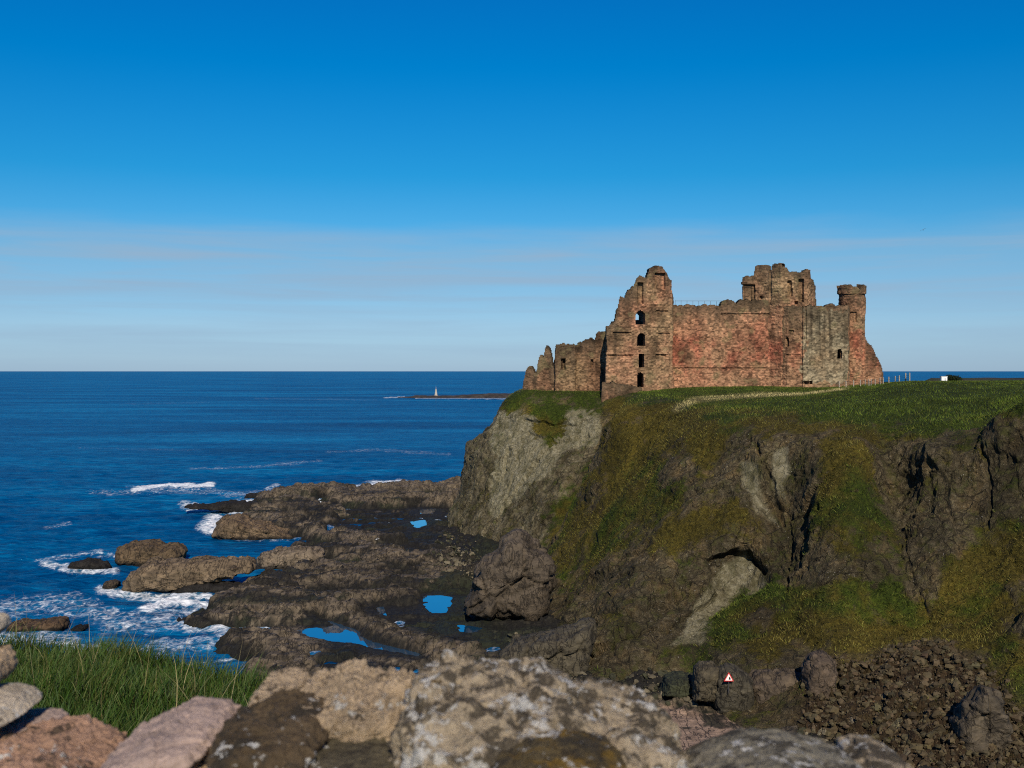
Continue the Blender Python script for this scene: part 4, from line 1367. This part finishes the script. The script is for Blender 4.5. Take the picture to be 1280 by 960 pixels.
# long blank curtain wall
prF = [(-110, 350), (0, 350), (60, 352), (120, 350), (200, 356), (208, 330), (225, 318), (250, 314), (280, 326), (300, 345), (308, 328), (325, 314), (350, 318), (420, 320), (490, 320), (520, 322)]
masonry('curtain_wall', [XYp(836, 243.5), XYp(968, 242.5)], False, 3.6, 28.5, [zB(x, y, 243) for x, y in prF], 'wall', 37, rag=0.3,
        bands=[(838, 962, 458.0, 460.2, 0.28), (902, 962, 390.5, 392, 0.25)], batter=0.4, zones=[(900, 962, 372, 391, 'ruin')])
# middle tower
prG = [(330, 180), (336, 173), (430, 160), (431, 104), (445, 98), (485, 98), (500, 106), (502, 150), (514, 152), (518, 100), (545, 92), (573, 98), (578, 118), (606, 122), (612, 146), (700, 150), (706, 135), (752, 134), (757, 190), (775, 198), (783, 230)]
masonry('gate_tower', [XYp(928.3, 252), XYp(928.3, 245.2), XYp(940, 245), XYp(962, 242.4), XYp(976, 240.4), XYp(1010, 240.2), XYp(1018.5, 242), XYp(1018.5, 252)], True, 1.9, 28.5, [zB(x, y, 241) for x, y in prG], 'tower', 41,
        recess=[(*rB(612, 200, 640, 300), 0.8), (*rB(680, 190, 710, 330), 1.0), (*rB(655, 325, 675, 345), 1.0), (*rB(400, 225, 412, 315), 0.8), (*rB(440, 295, 455, 312), .8), (*rB(500, 95, 514, 330), 0.25), (*rB(345, 226, 398, 330), 0.4)],
        bands=[(926, 942, 344, 355.8, 0.35)], back_drop=2.2, rag=0.22, zones=[(958, 1019, 385, 490, 'wall')])
# forework of the gate, partly rendered pale
masonry('gate_forework', [XYp(955, 244.4), XYp(984, 239.4), XYp(1003, 238.6), XYp(1003.5, 238.2), XYp(1060, 238.2), XYp(1061, 244)], True, 1.6, 28.5, [zB(x, y, 235.5) for x, y in [(540, 352), (585, 352), (650, 348), (720, 356), (760, 350), (860, 352), (890, 340), (910, 338), (930, 348), (990, 350)]], 'tower', 53,
        openings=[(*rB(600, 548, 620, 608), True, 'f'), (*rB(918, 620, 948, 682), True, 'f'), (*rB(705, 818, 765, 838), False, 'f')],
        recess=[(*rB(620, 505, 650, 520), 0.4), (*rB(720, 360, 730, 560), 0.35), (*rB(600, 655, 690, 690), 0.2)], zones=[(1003.5, 1061, 383, 480, 'grey'), (980, 1003, 428, 490, 'wall')], back_drop=0.5, rag=0.3)
# round stair turret
tc = P(1064, 487, 248)
tr = 2.85
tpath = [(tc[0] + tr * math.sin(a), tc[1] - tr * math.cos(a)) for a in np.linspace(-math.pi, math.pi, 40, endpoint=False)]
masonry('stair_turret', tpath, True, 1.0, 28.5, [zB(x, y, 246) for x, y in [(925, 240), (945, 232), (965, 226), (1000, 232), (1030, 240), (1040, 262), (1048, 262), (1055, 235), (1068, 226), (1085, 232)]], 'tower', 61, bands=[(1046, 1083, 355, 367.5, 0.3)],
        recess=[(*rB(990, 392, 1040, 455), 0.5)], back_drop=0.4, rag=0.4, zones=[(1046, 1083, 415, 490, 'wall')])
# ruined east wall stepping down from the turret
masonry('broken_east_wall', [XYp(1054, 246.5), XYp(1104, 245)], False, 3.2, 28.5, [zB(x, y, 246) for x, y in [(940, 480), (1040, 520), (1085, 530), (1090, 556), (1120, 602), (1140, 630), (1152, 665), (1180, 722), (1192, 770), (1197, 812)]], 'wall', 67, rag=0.35)
# retaining wall on the cliff edge
masonry('retaining_wall', [XYp(752, 241), XYp(752.5, 237.5), XYp(803, 238.5)], False, 1.5, 22.5, [(745, 481, 238), (752, 480, 238), (766, 478, 238), (785, 481, 238), (800, 484, 238)], 'ruin', 71, rag=0.25)


def add_boxes(boxes):
    """axis-aligned boxes (centre, half size) in one mesh"""
    V, Fs = [], []
    for (c, h) in boxes:
        b = len(V)
        for sx_ in (-1, 1):
            for sy_ in (-1, 1):
                for sz_ in (-1, 1):
                    V.append((c[0] + sx_ * h[0], c[1] + sy_ * h[1], c[2] + sz_ * h[2]))
        for q in ((0, 1, 3, 2), (4, 6, 7, 5), (0, 4, 5, 1), (2, 3, 7, 6), (0, 2, 6, 4), (1, 5, 7, 3)):
            Fs.append(tuple(b + k for k in q))
    return V, Fs


M_iron = mat_plain('dark_iron', (0.05, 0.05, 0.055), 0.2, 8, 0.6)
hr = []
pa, pb = P(844, 375.3, 244.5), P(903, 377, 244.5)
for k in range(9):
    q = pa + (pb - pa) * k / 8
    hr.append(((q[0], q[1], q[2] - 0.55), (0.03, 0.03, 0.55)))
mid_ = (pa + pb) / 2
hr.append((mid_, ((pb[0] - pa[0]) / 2, 0.03, 0.03)))
v_, f_ = add_boxes([(np.array(c) - CLOC, h) for c, h in hr])
build('handrail', v_, f_, M_iron, CASTLE, smooth=False)

# ------------------------------------------------------------------ fence posts by the path
def ground_z(x, y):
    """height of the headland at a plan position"""
    d = (HL[..., 0] - x) ** 2 + (HL[..., 1] - y) ** 2
    k = np.argsort(d.ravel())[:6]
    return float(np.median(HL.reshape(-1, 3)[k, 2]))


M_wood = mat_plain('weathered_wood', (0.30, 0.265, 0.21), 0.25, 9, 0.85)
FEN = empty('post_fence', tuple(P(1085, 482, 200)))
tag(FEN, 'pale weathered post and wire fence beside the path to the gate', 'fence')
floc = np.array(FEN.location)
fp = []
for k, px in enumerate([1049, 1057.5, 1067, 1075.5, 1081.5, 1086, 1089, 1094, 1100, 1104, 1111, 1119, 1124, 1132, 1137]):
    D = 226 - k * 1.6
    x = P(px, 480, D)[0]
    z = ground_z(x, D)
    fp.append((x, D, z))
    hgt = 1.25 if k not in (13, 14) else 1.6
    v_, f_ = add_boxes([((x - floc[0], D - floc[1], z + hgt / 2 - 0.15 - floc[2]), (0.085, 0.085, hgt / 2 + 0.15)),
                        ((x - floc[0], D - floc[1], z + hgt + 0.03 - floc[2]), (0.05, 0.05, 0.03))])
    build('fence_post', v_, f_, M_wood, FEN, smooth=False)


def tube(name, pts, r, mat, parent=None, n=6, loc=(0, 0, 0)):
    pts = np.array(pts, float) - np.array(loc)
    t = np.gradient(pts, axis=0)
    t /= np.linalg.norm(t, axis=1, keepdims=True) + 1e-9
    ref = np.array((0, 0, 1.0)) if abs(t[:, 2]).mean() < 0.8 else np.array((1.0, 0, 0))
    s_ = np.cross(t, ref)
    s_ /= np.linalg.norm(s_, axis=1, keepdims=True) + 1e-9
    b_ = np.cross(s_, t)
    a = np.linspace(0, 2 * math.pi, n, endpoint=False)
    rr = np.broadcast_to(np.asarray(r, float), (len(pts),))
    g = pts[:, None] + (s_[:, None] * np.cos(a)[None, :, None] + b_[:, None] * np.sin(a)[None, :, None]) * rr[:, None, None]
    return build(name, g, grid_faces(len(pts), n, True), mat, parent)


for h in (0.45, 0.8, 1.12):
    tube('fence_wire', [(x, y, z + h) for x, y, z in fp], 0.018, M_iron, FEN, loc=floc)

# ------------------------------------------------------------------ far land, reef and beacon
def far_land():
    xs = np.linspace(0, 1, 70)
    rows = []
    for D, zt in ((420, 27.0), (520, 28.2), (640, 29.0), (800, 29.0), (1000, 28.4), (1300, 24.5), (1500, 10), (1520, -3)):
        x0 = P(1118 + (D - 420) * 0.012, 475, D)[0]
        x1 = P(1800, 475, D)[0]
        rows.append(np.stack([x0 + (x1 - x0) * xs, 0 * xs + D, zt * sstep(-0.02, 0.06, xs) + fbm(np.stack([xs * 18, 0 * xs + D * 0.004, 0 * xs], -1), 3, 90) * 0.9], -1))
    front = rows[0].copy()
    front[:, 2] = -3
    return np.array([front] + rows)


tf = NT('far_fields')
vf = tf.pos((0.02, 0.006, 0.1))
ff_ = tf.noise(vf, 1.0, 4, 0.6)
M_far = tf.out(tf.ramp(ff_, [(0.35, (0.02, 0.022, 0.012)), (0.5, (0.05, 0.034, 0.022)), (0.62, (0.03, 0.045, 0.012))]), 1.0, None, 0.1)
fl = far_land()
o = build('land', fl, grid_faces(*fl.shape[:2]), M_far)
tag(o, 'dark low fields far beyond the castle green', kind='structure')

# white trailer parked on the far edge of the green
M_white = mat_plain('white_paint', (0.8, 0.8, 0.78), 0.05, 3, 0.5)
M_glass = mat_plain('dark_glass', (0.02, 0.025, 0.03), 0.1, 3, 0.1, 0.5)
M_black = mat_plain('black_rubber', (0.02, 0.02, 0.02), 0.1, 6, 0.8)
vp = P(1179.5, 479.0, 236)
vz = ground_z(vp[0], 236)
VAN = empty('white_hut', (vp[0], 236, vz))
tag(VAN, 'tiny white flat roofed hut on the far edge of the green', 'hut')
v_, f_ = add_boxes([((0, 0, 0.55), (0.6, 0.45, 0.65))])
build('wall', v_, f_, M_white, VAN, smooth=False)
v_, f_ = add_boxes([((0, 0, 1.24), (0.68, 0.53, 0.04))])
build('roof', v_, f_, mat_plain('pale_roof', (0.6, 0.6, 0.58), 0.1, 3), VAN, smooth=False)
v_, f_ = add_boxes([((0.2, -0.46, 0.45), (0.16, 0.02, 0.42))])
build('door', v_, f_, mat_plain('grey_door', (0.5, 0.52, 0.52), 0.1, 3), VAN, smooth=False)

# far bushes against the sea
M_bush = mat_attr('dark_leaves', 1.0, 0.3, 2, 0.1, 0.02, 0.9, 0.1)
M_bark = mat_plain('bark', (0.06, 0.045, 0.03), 0.3, 4)
for px, w_, h_, lab in ((1187, 4.0, 2.6, 'small dark bush on the skyline, just right of the white hut'), (1194, 5.0, 2.2, 'wider dark bush on the skyline, second right of the white hut')):
    c = P(px, 474, 400)
    B = empty('bush', (c[0], 400, 27.0))
    B.location.z = float(P(px, 475.5, 400)[2]) - 1.2
    tag(B, lab, 'bush', 'bushes on the far skyline')
    n = 900
    u = rng.normal(0, 1, (n, 3))
    u /= np.linalg.norm(u, axis=1, keepdims=True)
    u *= rng.uniform(0.5, 1, (n, 1)) * (1 + 0.25 * perlin(u * 2.5, int(px))[:, None])
    bp_ = u * np.array((w_ / 2, w_ / 2, h_ / 2)) + np.array((0, 0, h_ * 0.55 + 0.6))
    t1, t2 = rng.normal(0, 0.22, (n, 3)), rng.normal(0, 0.22, (n, 3))
    v = np.stack([bp_, bp_ + t1, bp_ + t2], 1)
    cb = np.array((0.018, 0.026, 0.010)) * rng.uniform(0.5, 1.6, (n, 1))
    build('crown', v, np.arange(n * 3).reshape(-1, 3), M_bush, B, smooth=False, attrs={'Col': np.repeat(cb[:, None], 3, 1)})
    tube('trunk', [(0, 0, -0.6), (0.05, 0, 0.4), (0, 0, 1.2)], [0.18, 0.14, 0.08], M_bark, B)

# reef with a beacon, far out
RD = S(560, 497, 0)[1]
tt = np.linspace(0, 1, 150)
rx = P(498, 495, RD)[0] + (P(720, 495, RD)[0] - P(498, 495, RD)[0]) * tt
hprof = 0.6 + 2.2 * sstep(0.02, 0.12, tt) + 2.6 * sstep(0.3, 0.42, tt) * (0.6 + 0.4 * sstep(.45, .5, tt)) + fbm(np.stack([tt * 14, 0 * tt, 0 * tt], -1), 4, 91) * 0.9
rw = np.linspace(-1, 1, 14)
rg_ = np.empty((14, 150, 3))
rg_[..., 0] = rx[None]
rg_[..., 1] = RD + rw[:, None] * 22 + fbm(np.stack([tt * 8, 0 * tt, 0 * tt], -1), 3, 92)[None] * 10
rg_[..., 2] = -1 + (hprof[None] + 1) * (1 - np.abs(rw[:, None]) ** 3) + fbm(rg_ * 0.1, 3, 93) * 0.5
o = build('reef', rg_, grid_faces(14, 150), mat_plain('reef_rock', (0.04, 0.033, 0.028), 0.6, 0.15, 0.9))
rebase(o, (rx.mean(), RD, -1))
tag(o, 'long low dark reef far out at sea with a beacon on it', 'reef')
bx = P(545, 494, RD)
BEA = empty('sea_beacon', (bx[0], RD, 2.6))
tag(BEA, 'pale tapering stone beacon standing on the far reef', 'beacon')
M_bea = mat_plain('pale_beacon_stone', (0.40, 0.37, 0.32), 0.15, 0.8)
prof = [(0.0, 2.6), (0.4, 2.6), (0.5, 1.9), (4.5, 1.3), (8.0, 0.75), (8.6, 0.7), (8.8, 0.25), (9.0, 0.0)]
a8 = np.linspace(0, 2 * math.pi, 12, endpoint=False)
g = np.array([[(r * math.cos(a), r * math.sin(a), h) for a in a8] for h, r in prof])
build('tower', g, grid_faces(len(prof), 12, True), M_bea, BEA, smooth=False)
v_, f_ = add_boxes([((0, 0, 10.2), (0.09, 0.09, 1.4)), ((0, 0, 10.9), (0.7, 0.09, 0.09))])
build('cross', v_, f_, M_bea, BEA, smooth=False)

# ------------------------------------------------------------------ warning sign on the boulder
M_red = mat_plain('red_paint', (0.55, 0.03, 0.03), 0.1, 3, 0.5)
sc0 = P(911, 846.5, 110.0)
SIGN = empty('warning_sign', tuple(sc0))
tag(SIGN, 'red bordered white triangular warning sign on a dark boulder by the beach', 'sign')


def prism(pts, y0, y1):
    n = len(pts)
    V = [(p[0], y0, p[1]) for p in pts] + [(p[0], y1, p[1]) for p in pts]
    Fs = [(k, (k + 1) % n, (k + 1) % n + n, k + n) for k in range(n)]
    tri = [(0, k, k + 1) for k in range(1, n - 1)] + [(n, n + k + 1, n + k) for k in range(1, n - 1)]
    return V, [f + (f[-1],) if len(f) == 3 else f for f in Fs], tri


def prism_obj(name, pts, y0, y1, mat, parent):
    V, q, tri = prism(pts, y0, y1)
    me = bpy.data.meshes.new(name)
    me.from_pydata(V, [], q + tri)
    me.validate()
    me.materials.append(mat)
    o = bpy.data.objects.new(name, me)
    COL.objects.link(o)
    o.parent = parent
    return o


prism_obj('border', [(-0.50, -0.40), (0.50, -0.40), (0, 0.5)], -0.02, 0.02, M_red, SIGN)
prism_obj('panel', [(-0.36, -0.32), (0.36, -0.32), (0, 0.34)], -0.028, 0.0, M_white, SIGN)
prism_obj('symbol', [(-0.02, -0.24), (0.17, -0.24), (0.17, -0.08), (0.09, 0.06), (0.03, 0.02), (0.06, -0.1)], -0.034, -0.01, M_black, SIGN)
tube('post', [(0, 0.06, -1.6), (0, 0.06, 0.3)], 0.035, M_iron, SIGN)


# ------------------------------------------------------------------ gulls
def gull(px, py, D, span, roll, yaw, white, lab):
    c = P(px, py, D)
    B = empty('gull', tuple(c))
    tag(B, lab, 'bird', 'gulls on the wing')
    bodym = mat_plain('gull_pale' if white else 'gull_shaded', (0.75, 0.75, 0.74) if white else (0.10, 0.11, 0.12), 0.1, 8, 0.8)
    # body and wings are one continuous skin: wing stations joined across the back
    st = np.linspace(-1, 1, 25)
    ch = 0.16 * (1 - np.abs(st) ** 1.6) ** 0.6 + 0.012
    ch[11:14] *= 1.15
    zz_ = 0.13 * np.sin(np.abs(st) * 2.4) - 0.05 * np.abs(st) ** 2
    sweep = -0.10 * np.clip(np.abs(st) - 0.4, 0, 1) + 0.05 * np.exp(-((np.abs(st) - 0.4) / 0.2) ** 2)
    nth = 10
    a = np.linspace(0, 2 * math.pi, nth, endpoint=False)
    g = np.empty((25, nth, 3))
    thick = 0.012 + 0.055 * np.exp(-(st / 0.12) ** 2)
    body = np.exp(-(st / 0.10) ** 2)
    g[..., 0] = st[:, None] * 0.5
    g[..., 1] = (sweep[:, None] + np.cos(a)[None] * (ch[:, None] * 0.5 + body[:, None] * 0.17)) * 1.0
    g[..., 2] = zz_[:, None] + np.sin(a)[None] * thick[:, None]
    g *= span
    build('body', g, grid_faces(25, nth, True), bodym, B)
    hd = np.array([[(0.035 * math.sin(t) * math.cos(q), 0.30 + 0.05 * -math.cos(t), 0.01 + 0.035 * math.sin(t) * math.sin(q)) for q in a] for t in np.linspace(0, math.pi, 7)]) * span
    build('head', hd, grid_faces(7, nth, True), bodym, B)
    bk = np.array([[(r * math.cos(q), y, 0.005 + r * math.sin(q)) for q in a] for y, r in ((0.33, 0.012), (0.37, 0.009), (0.39, 0.001))]) * span
    build('bill', bk, grid_faces(3, nth, True), mat_plain('gull_bill', (0.6, 0.35, 0.05), 0.1, 8), B)
    tl = np.array([[(w * math.cos(q), y, 0.006 * math.sin(q)) for q in a] for y, w in ((-0.15, 0.03), (-0.24, 0.05), (-0.29, 0.055), (-0.295, 0.02))]) * span
    build('tail', tl, grid_faces(4, nth, True), bodym, B)
    B.rotation_euler = (math.radians(12), roll, yaw)


gull(1154, 287.5, 150, 0.85, math.radians(-24), math.radians(-20), False, 'dark gull high in the blue sky right of the castle')
gull(471.5, 674, 190, 1.15, math.radians(-22), math.radians(-60), True, 'white gull flying low over the brown shore rocks')
# ------------------------------------------------------------------ near ground where the photographer stands
gx = np.concatenate([np.linspace(-60, -8, 40)[:-1], np.linspace(-8, 6, 150), np.linspace(6, 60, 40)[1:]])
gy = np.concatenate([np.linspace(-60, -4, 30)[:-1], np.linspace(-4, 14, 160), np.linspace(14, 62, 60)[1:]])
GX, GY = np.meshgrid(gx, gy)
edge = np.interp(GX, [-60, -20, -6, -2.6, -1.3, 0, 1, 2, 5, 60], [30, 18, 10, 8.7, 7.9, 6.2, 5.35, 5.0, 4.8, 4.5])
pg_ = np.stack([GX, GY, 0 * GX], -1)
GZ = 33.17 - 0.085 * np.clip(GY, -10, 9) + np.interp(GX, [-6, -3, -2.2, -1.2, 2], [0.25, 0.20, 0.10, 0.0, -0.05]) * sstep(2, 6, GY) + fbm(pg_ * 0.6, 3, 95) * 0.06
past = np.clip(GY - edge, 0, None)
GZ = GZ - np.where(past < 1.2, past**2 * 0.45, 0.65 + (past - 1.2) * 1.35 + fbm(pg_ * 0.3, 3, 96) * 0.8 * np.clip(past / 4, 0, 1))
GZ = np.maximum(GZ, -4 + fbm(pg_ * 0.2, 3, 97))
tg_ = NT('near_turf')
tv = tg_.pos()
tn = tg_.noise(tv, 6, 6, 0.7)
M_near = tg_.out(tg_.ramp(tn, [(0.3, (0.012, 0.02, 0.004)), (0.6, (0.03, 0.045, 0.008)), (0.8, (0.06, 0.05, 0.025))]), 1.0, tg_.bump(tn, 0.7, 0.08), 0.1)
o = build('ground', np.stack([GX, GY, GZ], -1), grid_faces(*GX.shape), M_near)
tag(o, 'grassy cliff top behind the old stone wall', kind='structure')


def near_z(x, y):
    ix = np.clip(np.searchsorted(gx, x), 1, len(gx) - 1)
    iy = np.clip(np.searchsorted(gy, y), 1, len(gy) - 1)
    tx = np.clip((x - gx[ix - 1]) / (gx[ix] - gx[ix - 1]), 0, 1)
    ty = np.clip((y - gy[iy - 1]) / (gy[iy] - gy[iy - 1]), 0, 1)
    return (GZ[iy - 1, ix - 1] * (1 - tx) + GZ[iy - 1, ix] * tx) * (1 - ty) + (GZ[iy, ix - 1] * (1 - tx) + GZ[iy, ix] * tx) * ty


n = 60000
bxx = rng.uniform(-5.2, -0.6, n)
byy = rng.uniform(4.2, 9.6, n)
eg = np.interp(bxx, [-6, -2.6, -1.3, 0], [10, 8.7, 7.9, 6.2])
keep = byy < eg + 0.5
bxx, byy = bxx[keep], byy[keep]
# a second, small tuft behind the gap in the wall
n2_ = 500
bxx = np.concatenate([bxx, rng.normal(0.98, 0.12, n2_)])
byy = np.concatenate([byy, rng.normal(5.55, 0.15, n2_)])
base = np.stack([bxx, byy, near_z(bxx, byy) - 0.02], -1)
m = len(base)
clump = fbm(base * np.array((1.6, 1.6, 0)), 3, 98)
length = np.clip(0.175 + clump * 0.12 + rng.normal(0, 0.05, m), 0.1, 0.5)
length[-n2_:] *= 0.75
up = np.tile(np.array((0.1, 0.0, 1.0)), (m, 1)) + rng.normal(0, 0.14, (m, 3)) * np.array((1, 1, 0)) + np.stack([clump * 0.35, 0 * clump, 0 * clump], -1)
dr = np.clip(rng.normal(0.02, 0.22, m) + clump * 0.2, 0, 1)[:, None]
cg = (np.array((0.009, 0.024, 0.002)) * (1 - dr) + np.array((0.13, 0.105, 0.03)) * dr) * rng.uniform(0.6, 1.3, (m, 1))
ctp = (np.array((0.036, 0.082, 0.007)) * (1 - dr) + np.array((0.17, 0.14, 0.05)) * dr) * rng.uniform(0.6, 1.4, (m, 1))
M_blade = mat_attr('near_grass_blades', 8.0, 0.15, 4, 0.05, 0.01, 0.6, 0.3)
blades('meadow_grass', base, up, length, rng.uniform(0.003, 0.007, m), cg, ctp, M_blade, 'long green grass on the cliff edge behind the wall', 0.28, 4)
# a few tall seed stalks
n = 70
bxx = rng.uniform(-4.4, -1.0, n)
byy = np.interp(bxx, [-6, -2.6, -1.3, 0], [10, 8.7, 7.9, 6.2]) + rng.uniform(-1.6, 0.3, n)
base = np.stack([bxx, byy, near_z(bxx, byy) - 0.02], -1)
up = np.tile(np.array((0.12, 0, 1.0)), (n, 1)) + rng.normal(0, 0.15, (n, 3)) * np.array((1, 1, 0))
cs = np.tile(np.array((0.24, 0.2, 0.09)), (n, 1)) * rng.uniform(0.6, 1.2, (n, 1))
blades('dry_grass', base, up, rng.uniform(0.35, 0.62, n), rng.uniform(0.0025, 0.004, n), cs, cs * 1.3, M_blade, 'thin straw coloured grass stalks rising above the green blades', 0.25, 4)

# ------------------------------------------------------------------ the old stone wall in front
def wall_stone_mat(name, base, dark, white, ochre, rough_scale=1.0):
    t = NT(name)
    v = t.pos()
    n1 = t.noise(v, 14, 8, 0.7)
    n2 = t.noise(v, 62, 6, 0.72)
    n3 = t.noise(v, 160, 4, 0.7)
    b2 = tuple(min(1, x * 1.45) for x in base)
    b0 = tuple(x * 0.5 for x in base)
    col = t.ramp(t.math('ADD', t.math('MULTIPLY', n1, 0.6), t.math('MULTIPLY', n2, 0.4)), [(0.33, b0), (0.5, base), (0.68, b2)])
    if dark:
        dk = t.step(t.math('ADD', t.noise(v, 19, 7, 0.7), t.math('MULTIPLY_ADD', n2, 0.6, -0.3)), 0.62 - dark * 0.25, 0.70 - dark * 0.25)
        col = t.mix(t.math('MULTIPLY', dk, 0.85), col, (0.045, 0.038, 0.028))
    if ochre:
        oc = t.step(t.noise(v, 11, 5, 0.6, 0.4), 0.66 - ochre * 0.2, 0.74 - ochre * 0.2)
        col = t.mix(t.math('MULTIPLY', oc, 0.8), col, (0.20, 0.12, 0.022))
    if white:
        wv = t.noise(v, 48, 7, 0.72, 0.2)
        wl = t.step(t.math('ADD', wv, t.math('MULTIPLY_ADD', t.noise(v, 11, 3), 0.7, -0.35)), 0.66 - white * 0.17, 0.71 - white * 0.17)
        col = t.mix(t.math('MULTIPLY', wl, 0.9), col, t.mix(n2, (0.45, 0.43, 0.38), (0.85, 0.83, 0.78)))
    h = t.math('ADD', t.math('MULTIPLY', n1, 1.0), t.math('ADD', t.math('MULTIPLY', n2, 0.45), t.math('MULTIPLY', n3, 0.15)))
    return t.out(col, 0.95, t.bump(h, 1.0, 0.028 * rough_scale), 0.15)


SM = {
    'mauve': wall_stone_mat('mauve_sandstone', (0.37, 0.275, 0.23), 0.05, 0, 0, 0.5),
    'pink': wall_stone_mat('pink_sandstone', (0.44, 0.27, 0.18), 0.3, 0.25, 0),
    'peach': wall_stone_mat('peach_sandstone', (0.56, 0.40, 0.25), 0.2, 0.1, 0),
    'brown': wall_stone_mat('dark_brown_stone', (0.11, 0.078, 0.045), 0.5, 0.22, 0.1),
    'tan': wall_stone_mat('pitted_tan_stone', (0.54, 0.41, 0.27), 0.25, 0.25, 0, 1.6),
    'green': wall_stone_mat('grey_green_stone', (0.12, 0.10, 0.062), 0.4, 0.3, 0.3),
    'lichen': wall_stone_mat('lichened_grey_stone', (0.46, 0.37, 0.25), 0.6, 0.55, 0.12, 1.4),
    'ochre': wall_stone_mat('ochre_lichened_stone', (0.12, 0.09, 0.045), 0.55, 0.3, 0.75, 1.2),
    'cream': wall_stone_mat('cream_stone', (0.6, 0.5, 0.37), 0.15, 0.4, 0),
    'grey': wall_stone_mat('slate_grey_stone', (0.23, 0.205, 0.15), 0.5, 0.42, 0.22),
    'rubble': wall_stone_mat('wall_core', (0.2, 0.14, 0.085), 0.5, 0.3, 0.1),
}
WALL = empty('stone_wall', (0, 1.6, 33.2))
tag(WALL, 'low old rubble wall of blurred lichened stones across the bottom of the view', 'wall')
WL = np.array((0, 1.6, 33.2))
STONES = [
    # outline, distance, depth, material, name, roughness
    ([(-80, 774), (-16, 766), (-8, 774), (-4, 790), (-12, 806), (-80, 812)], 1.72, 0.16, 'cream', 0.5),
    ([(-90, 808), (-12, 808), (-4, 824), (2, 850), (-4, 868), (-90, 872)], 1.68, 0.18, 'peach', 0.6),
    ([(-80, 868), (-8, 864), (14, 870), (32, 894), (20, 905), (-80, 908)], 1.62, 0.20, 'cream', 0.6),
    ([(-100, 893), (-10, 890), (48, 889), (70, 892), (76, 908), (64, 930), (-100, 945)], 1.66, 0.16, 'mauve', 0.7),
    ([(-100, 906), (10, 900), (72, 902), (108, 920), (136, 940), (138, 1010), (60, 1040), (-100, 1040)], 1.55, 0.30, 'pink', 1.1),
    ([(128, 952), (134, 930), (150, 925), (160, 940), (166, 1000), (140, 1010)], 1.58, 0.2, 'peach', 0.7),
    ([(150, 960), (153, 918), (180, 902), (216, 876), (250, 871), (272, 874), (284, 890), (268, 930), (238, 965), (212, 1000), (172, 1010)], 1.52, 0.28, 'mauve', 0.55),
    ([(205, 985), (222, 925), (245, 890), (285, 884), (300, 900), (306, 1010), (230, 1030)], 1.55, 0.28, 'peach', 1.2),
    ([(276, 960), (279, 890), (296, 874), (340, 866), (392, 874), (412, 895), (408, 955), (398, 1010), (290, 1015)], 1.45, 0.27, 'brown', 0.7),
    ([(322, 862), (330, 848), (352, 845), (376, 848), (382, 872), (350, 884), (324, 880)], 1.62, 0.2, 'tan', 1.3),
    ([(366, 900), (380, 856), (398, 838), (440, 832), (470, 846), (498, 846), (520, 860), (528, 930), (470, 948), (400, 940)], 1.58, 0.28, 'tan', 1.7),
    ([(376, 985), (382, 930), (402, 914), (452, 909), (508, 916), (523, 936), (520, 1000), (440, 1020)], 1.42, 0.25, 'green', 0.5),
    ([(492, 940), (500, 880), (506, 850), (520, 828), (544, 819), (600, 822), (650, 826), (690, 832), (712, 850), (722, 862), (770, 872), (806, 884), (832, 904), (850, 936), (856, 985), (800, 1040), (520, 1040)], 1.50, 0.42, 'lichen', 1.05),
    ([(604, 985), (622, 936), (660, 916), (712, 910), (764, 922), (782, 946), (786, 1000), (700, 1030), (620, 1020)], 1.30, 0.14, 'ochre', 0.6),
    ([(508, 1000), (520, 952), (560, 938), (600, 946), (614, 990), (570, 1030)], 1.34, 0.16, 'peach', 0.9),
    ([(846, 1060), (868, 985), (900, 957), (940, 936), (972, 926), (1010, 931), (1060, 944), (1090, 956), (1100, 990), (1100, 1040)], 1.36, 0.34, 'grey', 0.45),
    ([(1072, 1040), (1078, 948), (1100, 932), (1128, 938), (1152, 962), (1170, 1040)], 1.40, 0.3, 'lichen', 0.6),
]
for i, (pts, D, dep, mk, ro) in enumerate(STONES):
    o = outline_rock('stone', pts, D, dep, SM[mk], (0.3, 0.3, 0.3), 600 + i * 9, 200, 110, ro * 0.7, fine=3.2, parent=WALL, box=0.3, facet=1.1)
    n_ = len(o.data.vertices)
    co = np.empty(n_ * 3, np.float32)
    o.data.vertices.foreach_get('co', co)
    o.data.vertices.foreach_set('co', (co.reshape(-1, 3) - WL).ravel())
    o.data.update()
# the lower courses carrying them, out of the frame from here
xs = np.linspace(-2.6, 2.6, 320)
hh = np.linspace(0, 1, 60)
core = np.empty((120, 320, 3))
topz = np.interp(xs, [-2.6, -0.75, -0.5, 0, 0.25, 0.6, 2.6], [34.28, 34.34, 34.38, 34.42, 34.40, 34.36, 34.3])
for k in range(120):
    t = k / 119 * 2
    if t <= 1:
        y, zf = 1.36 + 0.06 * t, t
    else:
        y, zf = 1.42 + 0.34 * (t - 1), 1.0
    if t > 1.0:
        zf = 1 - 0.0 * (t - 1)
    core[k, :, 0] = xs
    core[k, :, 1] = y
    core[k, :, 2] = 32.9 + (topz - 32.9) * zf
back_ = core[::-1][:60].copy()
back_ = np.repeat(core[-1:], 60, 0)
for k in range(60):
    back_[k, :, 2] = topz + (32.9 - topz) * (k + 1) / 60
core = np.concatenate([core, back_])
cn_ = grid_normals(core)
kk = cells(core * np.array((5, 5, 7)), 77)
if (cn_[:50, :, 1]).mean() > 0:
    cn_ = -cn_
core = core + cn_ * (kk[2] * 0.03 - 0.04 * (1 - sstep(0, 0.15, kk[1])) + fbm(core * 9, 4, 78) * 0.015)[..., None]
build('lower_courses', core - WL, grid_faces(*core.shape[:2]), SM['rubble'], WALL)
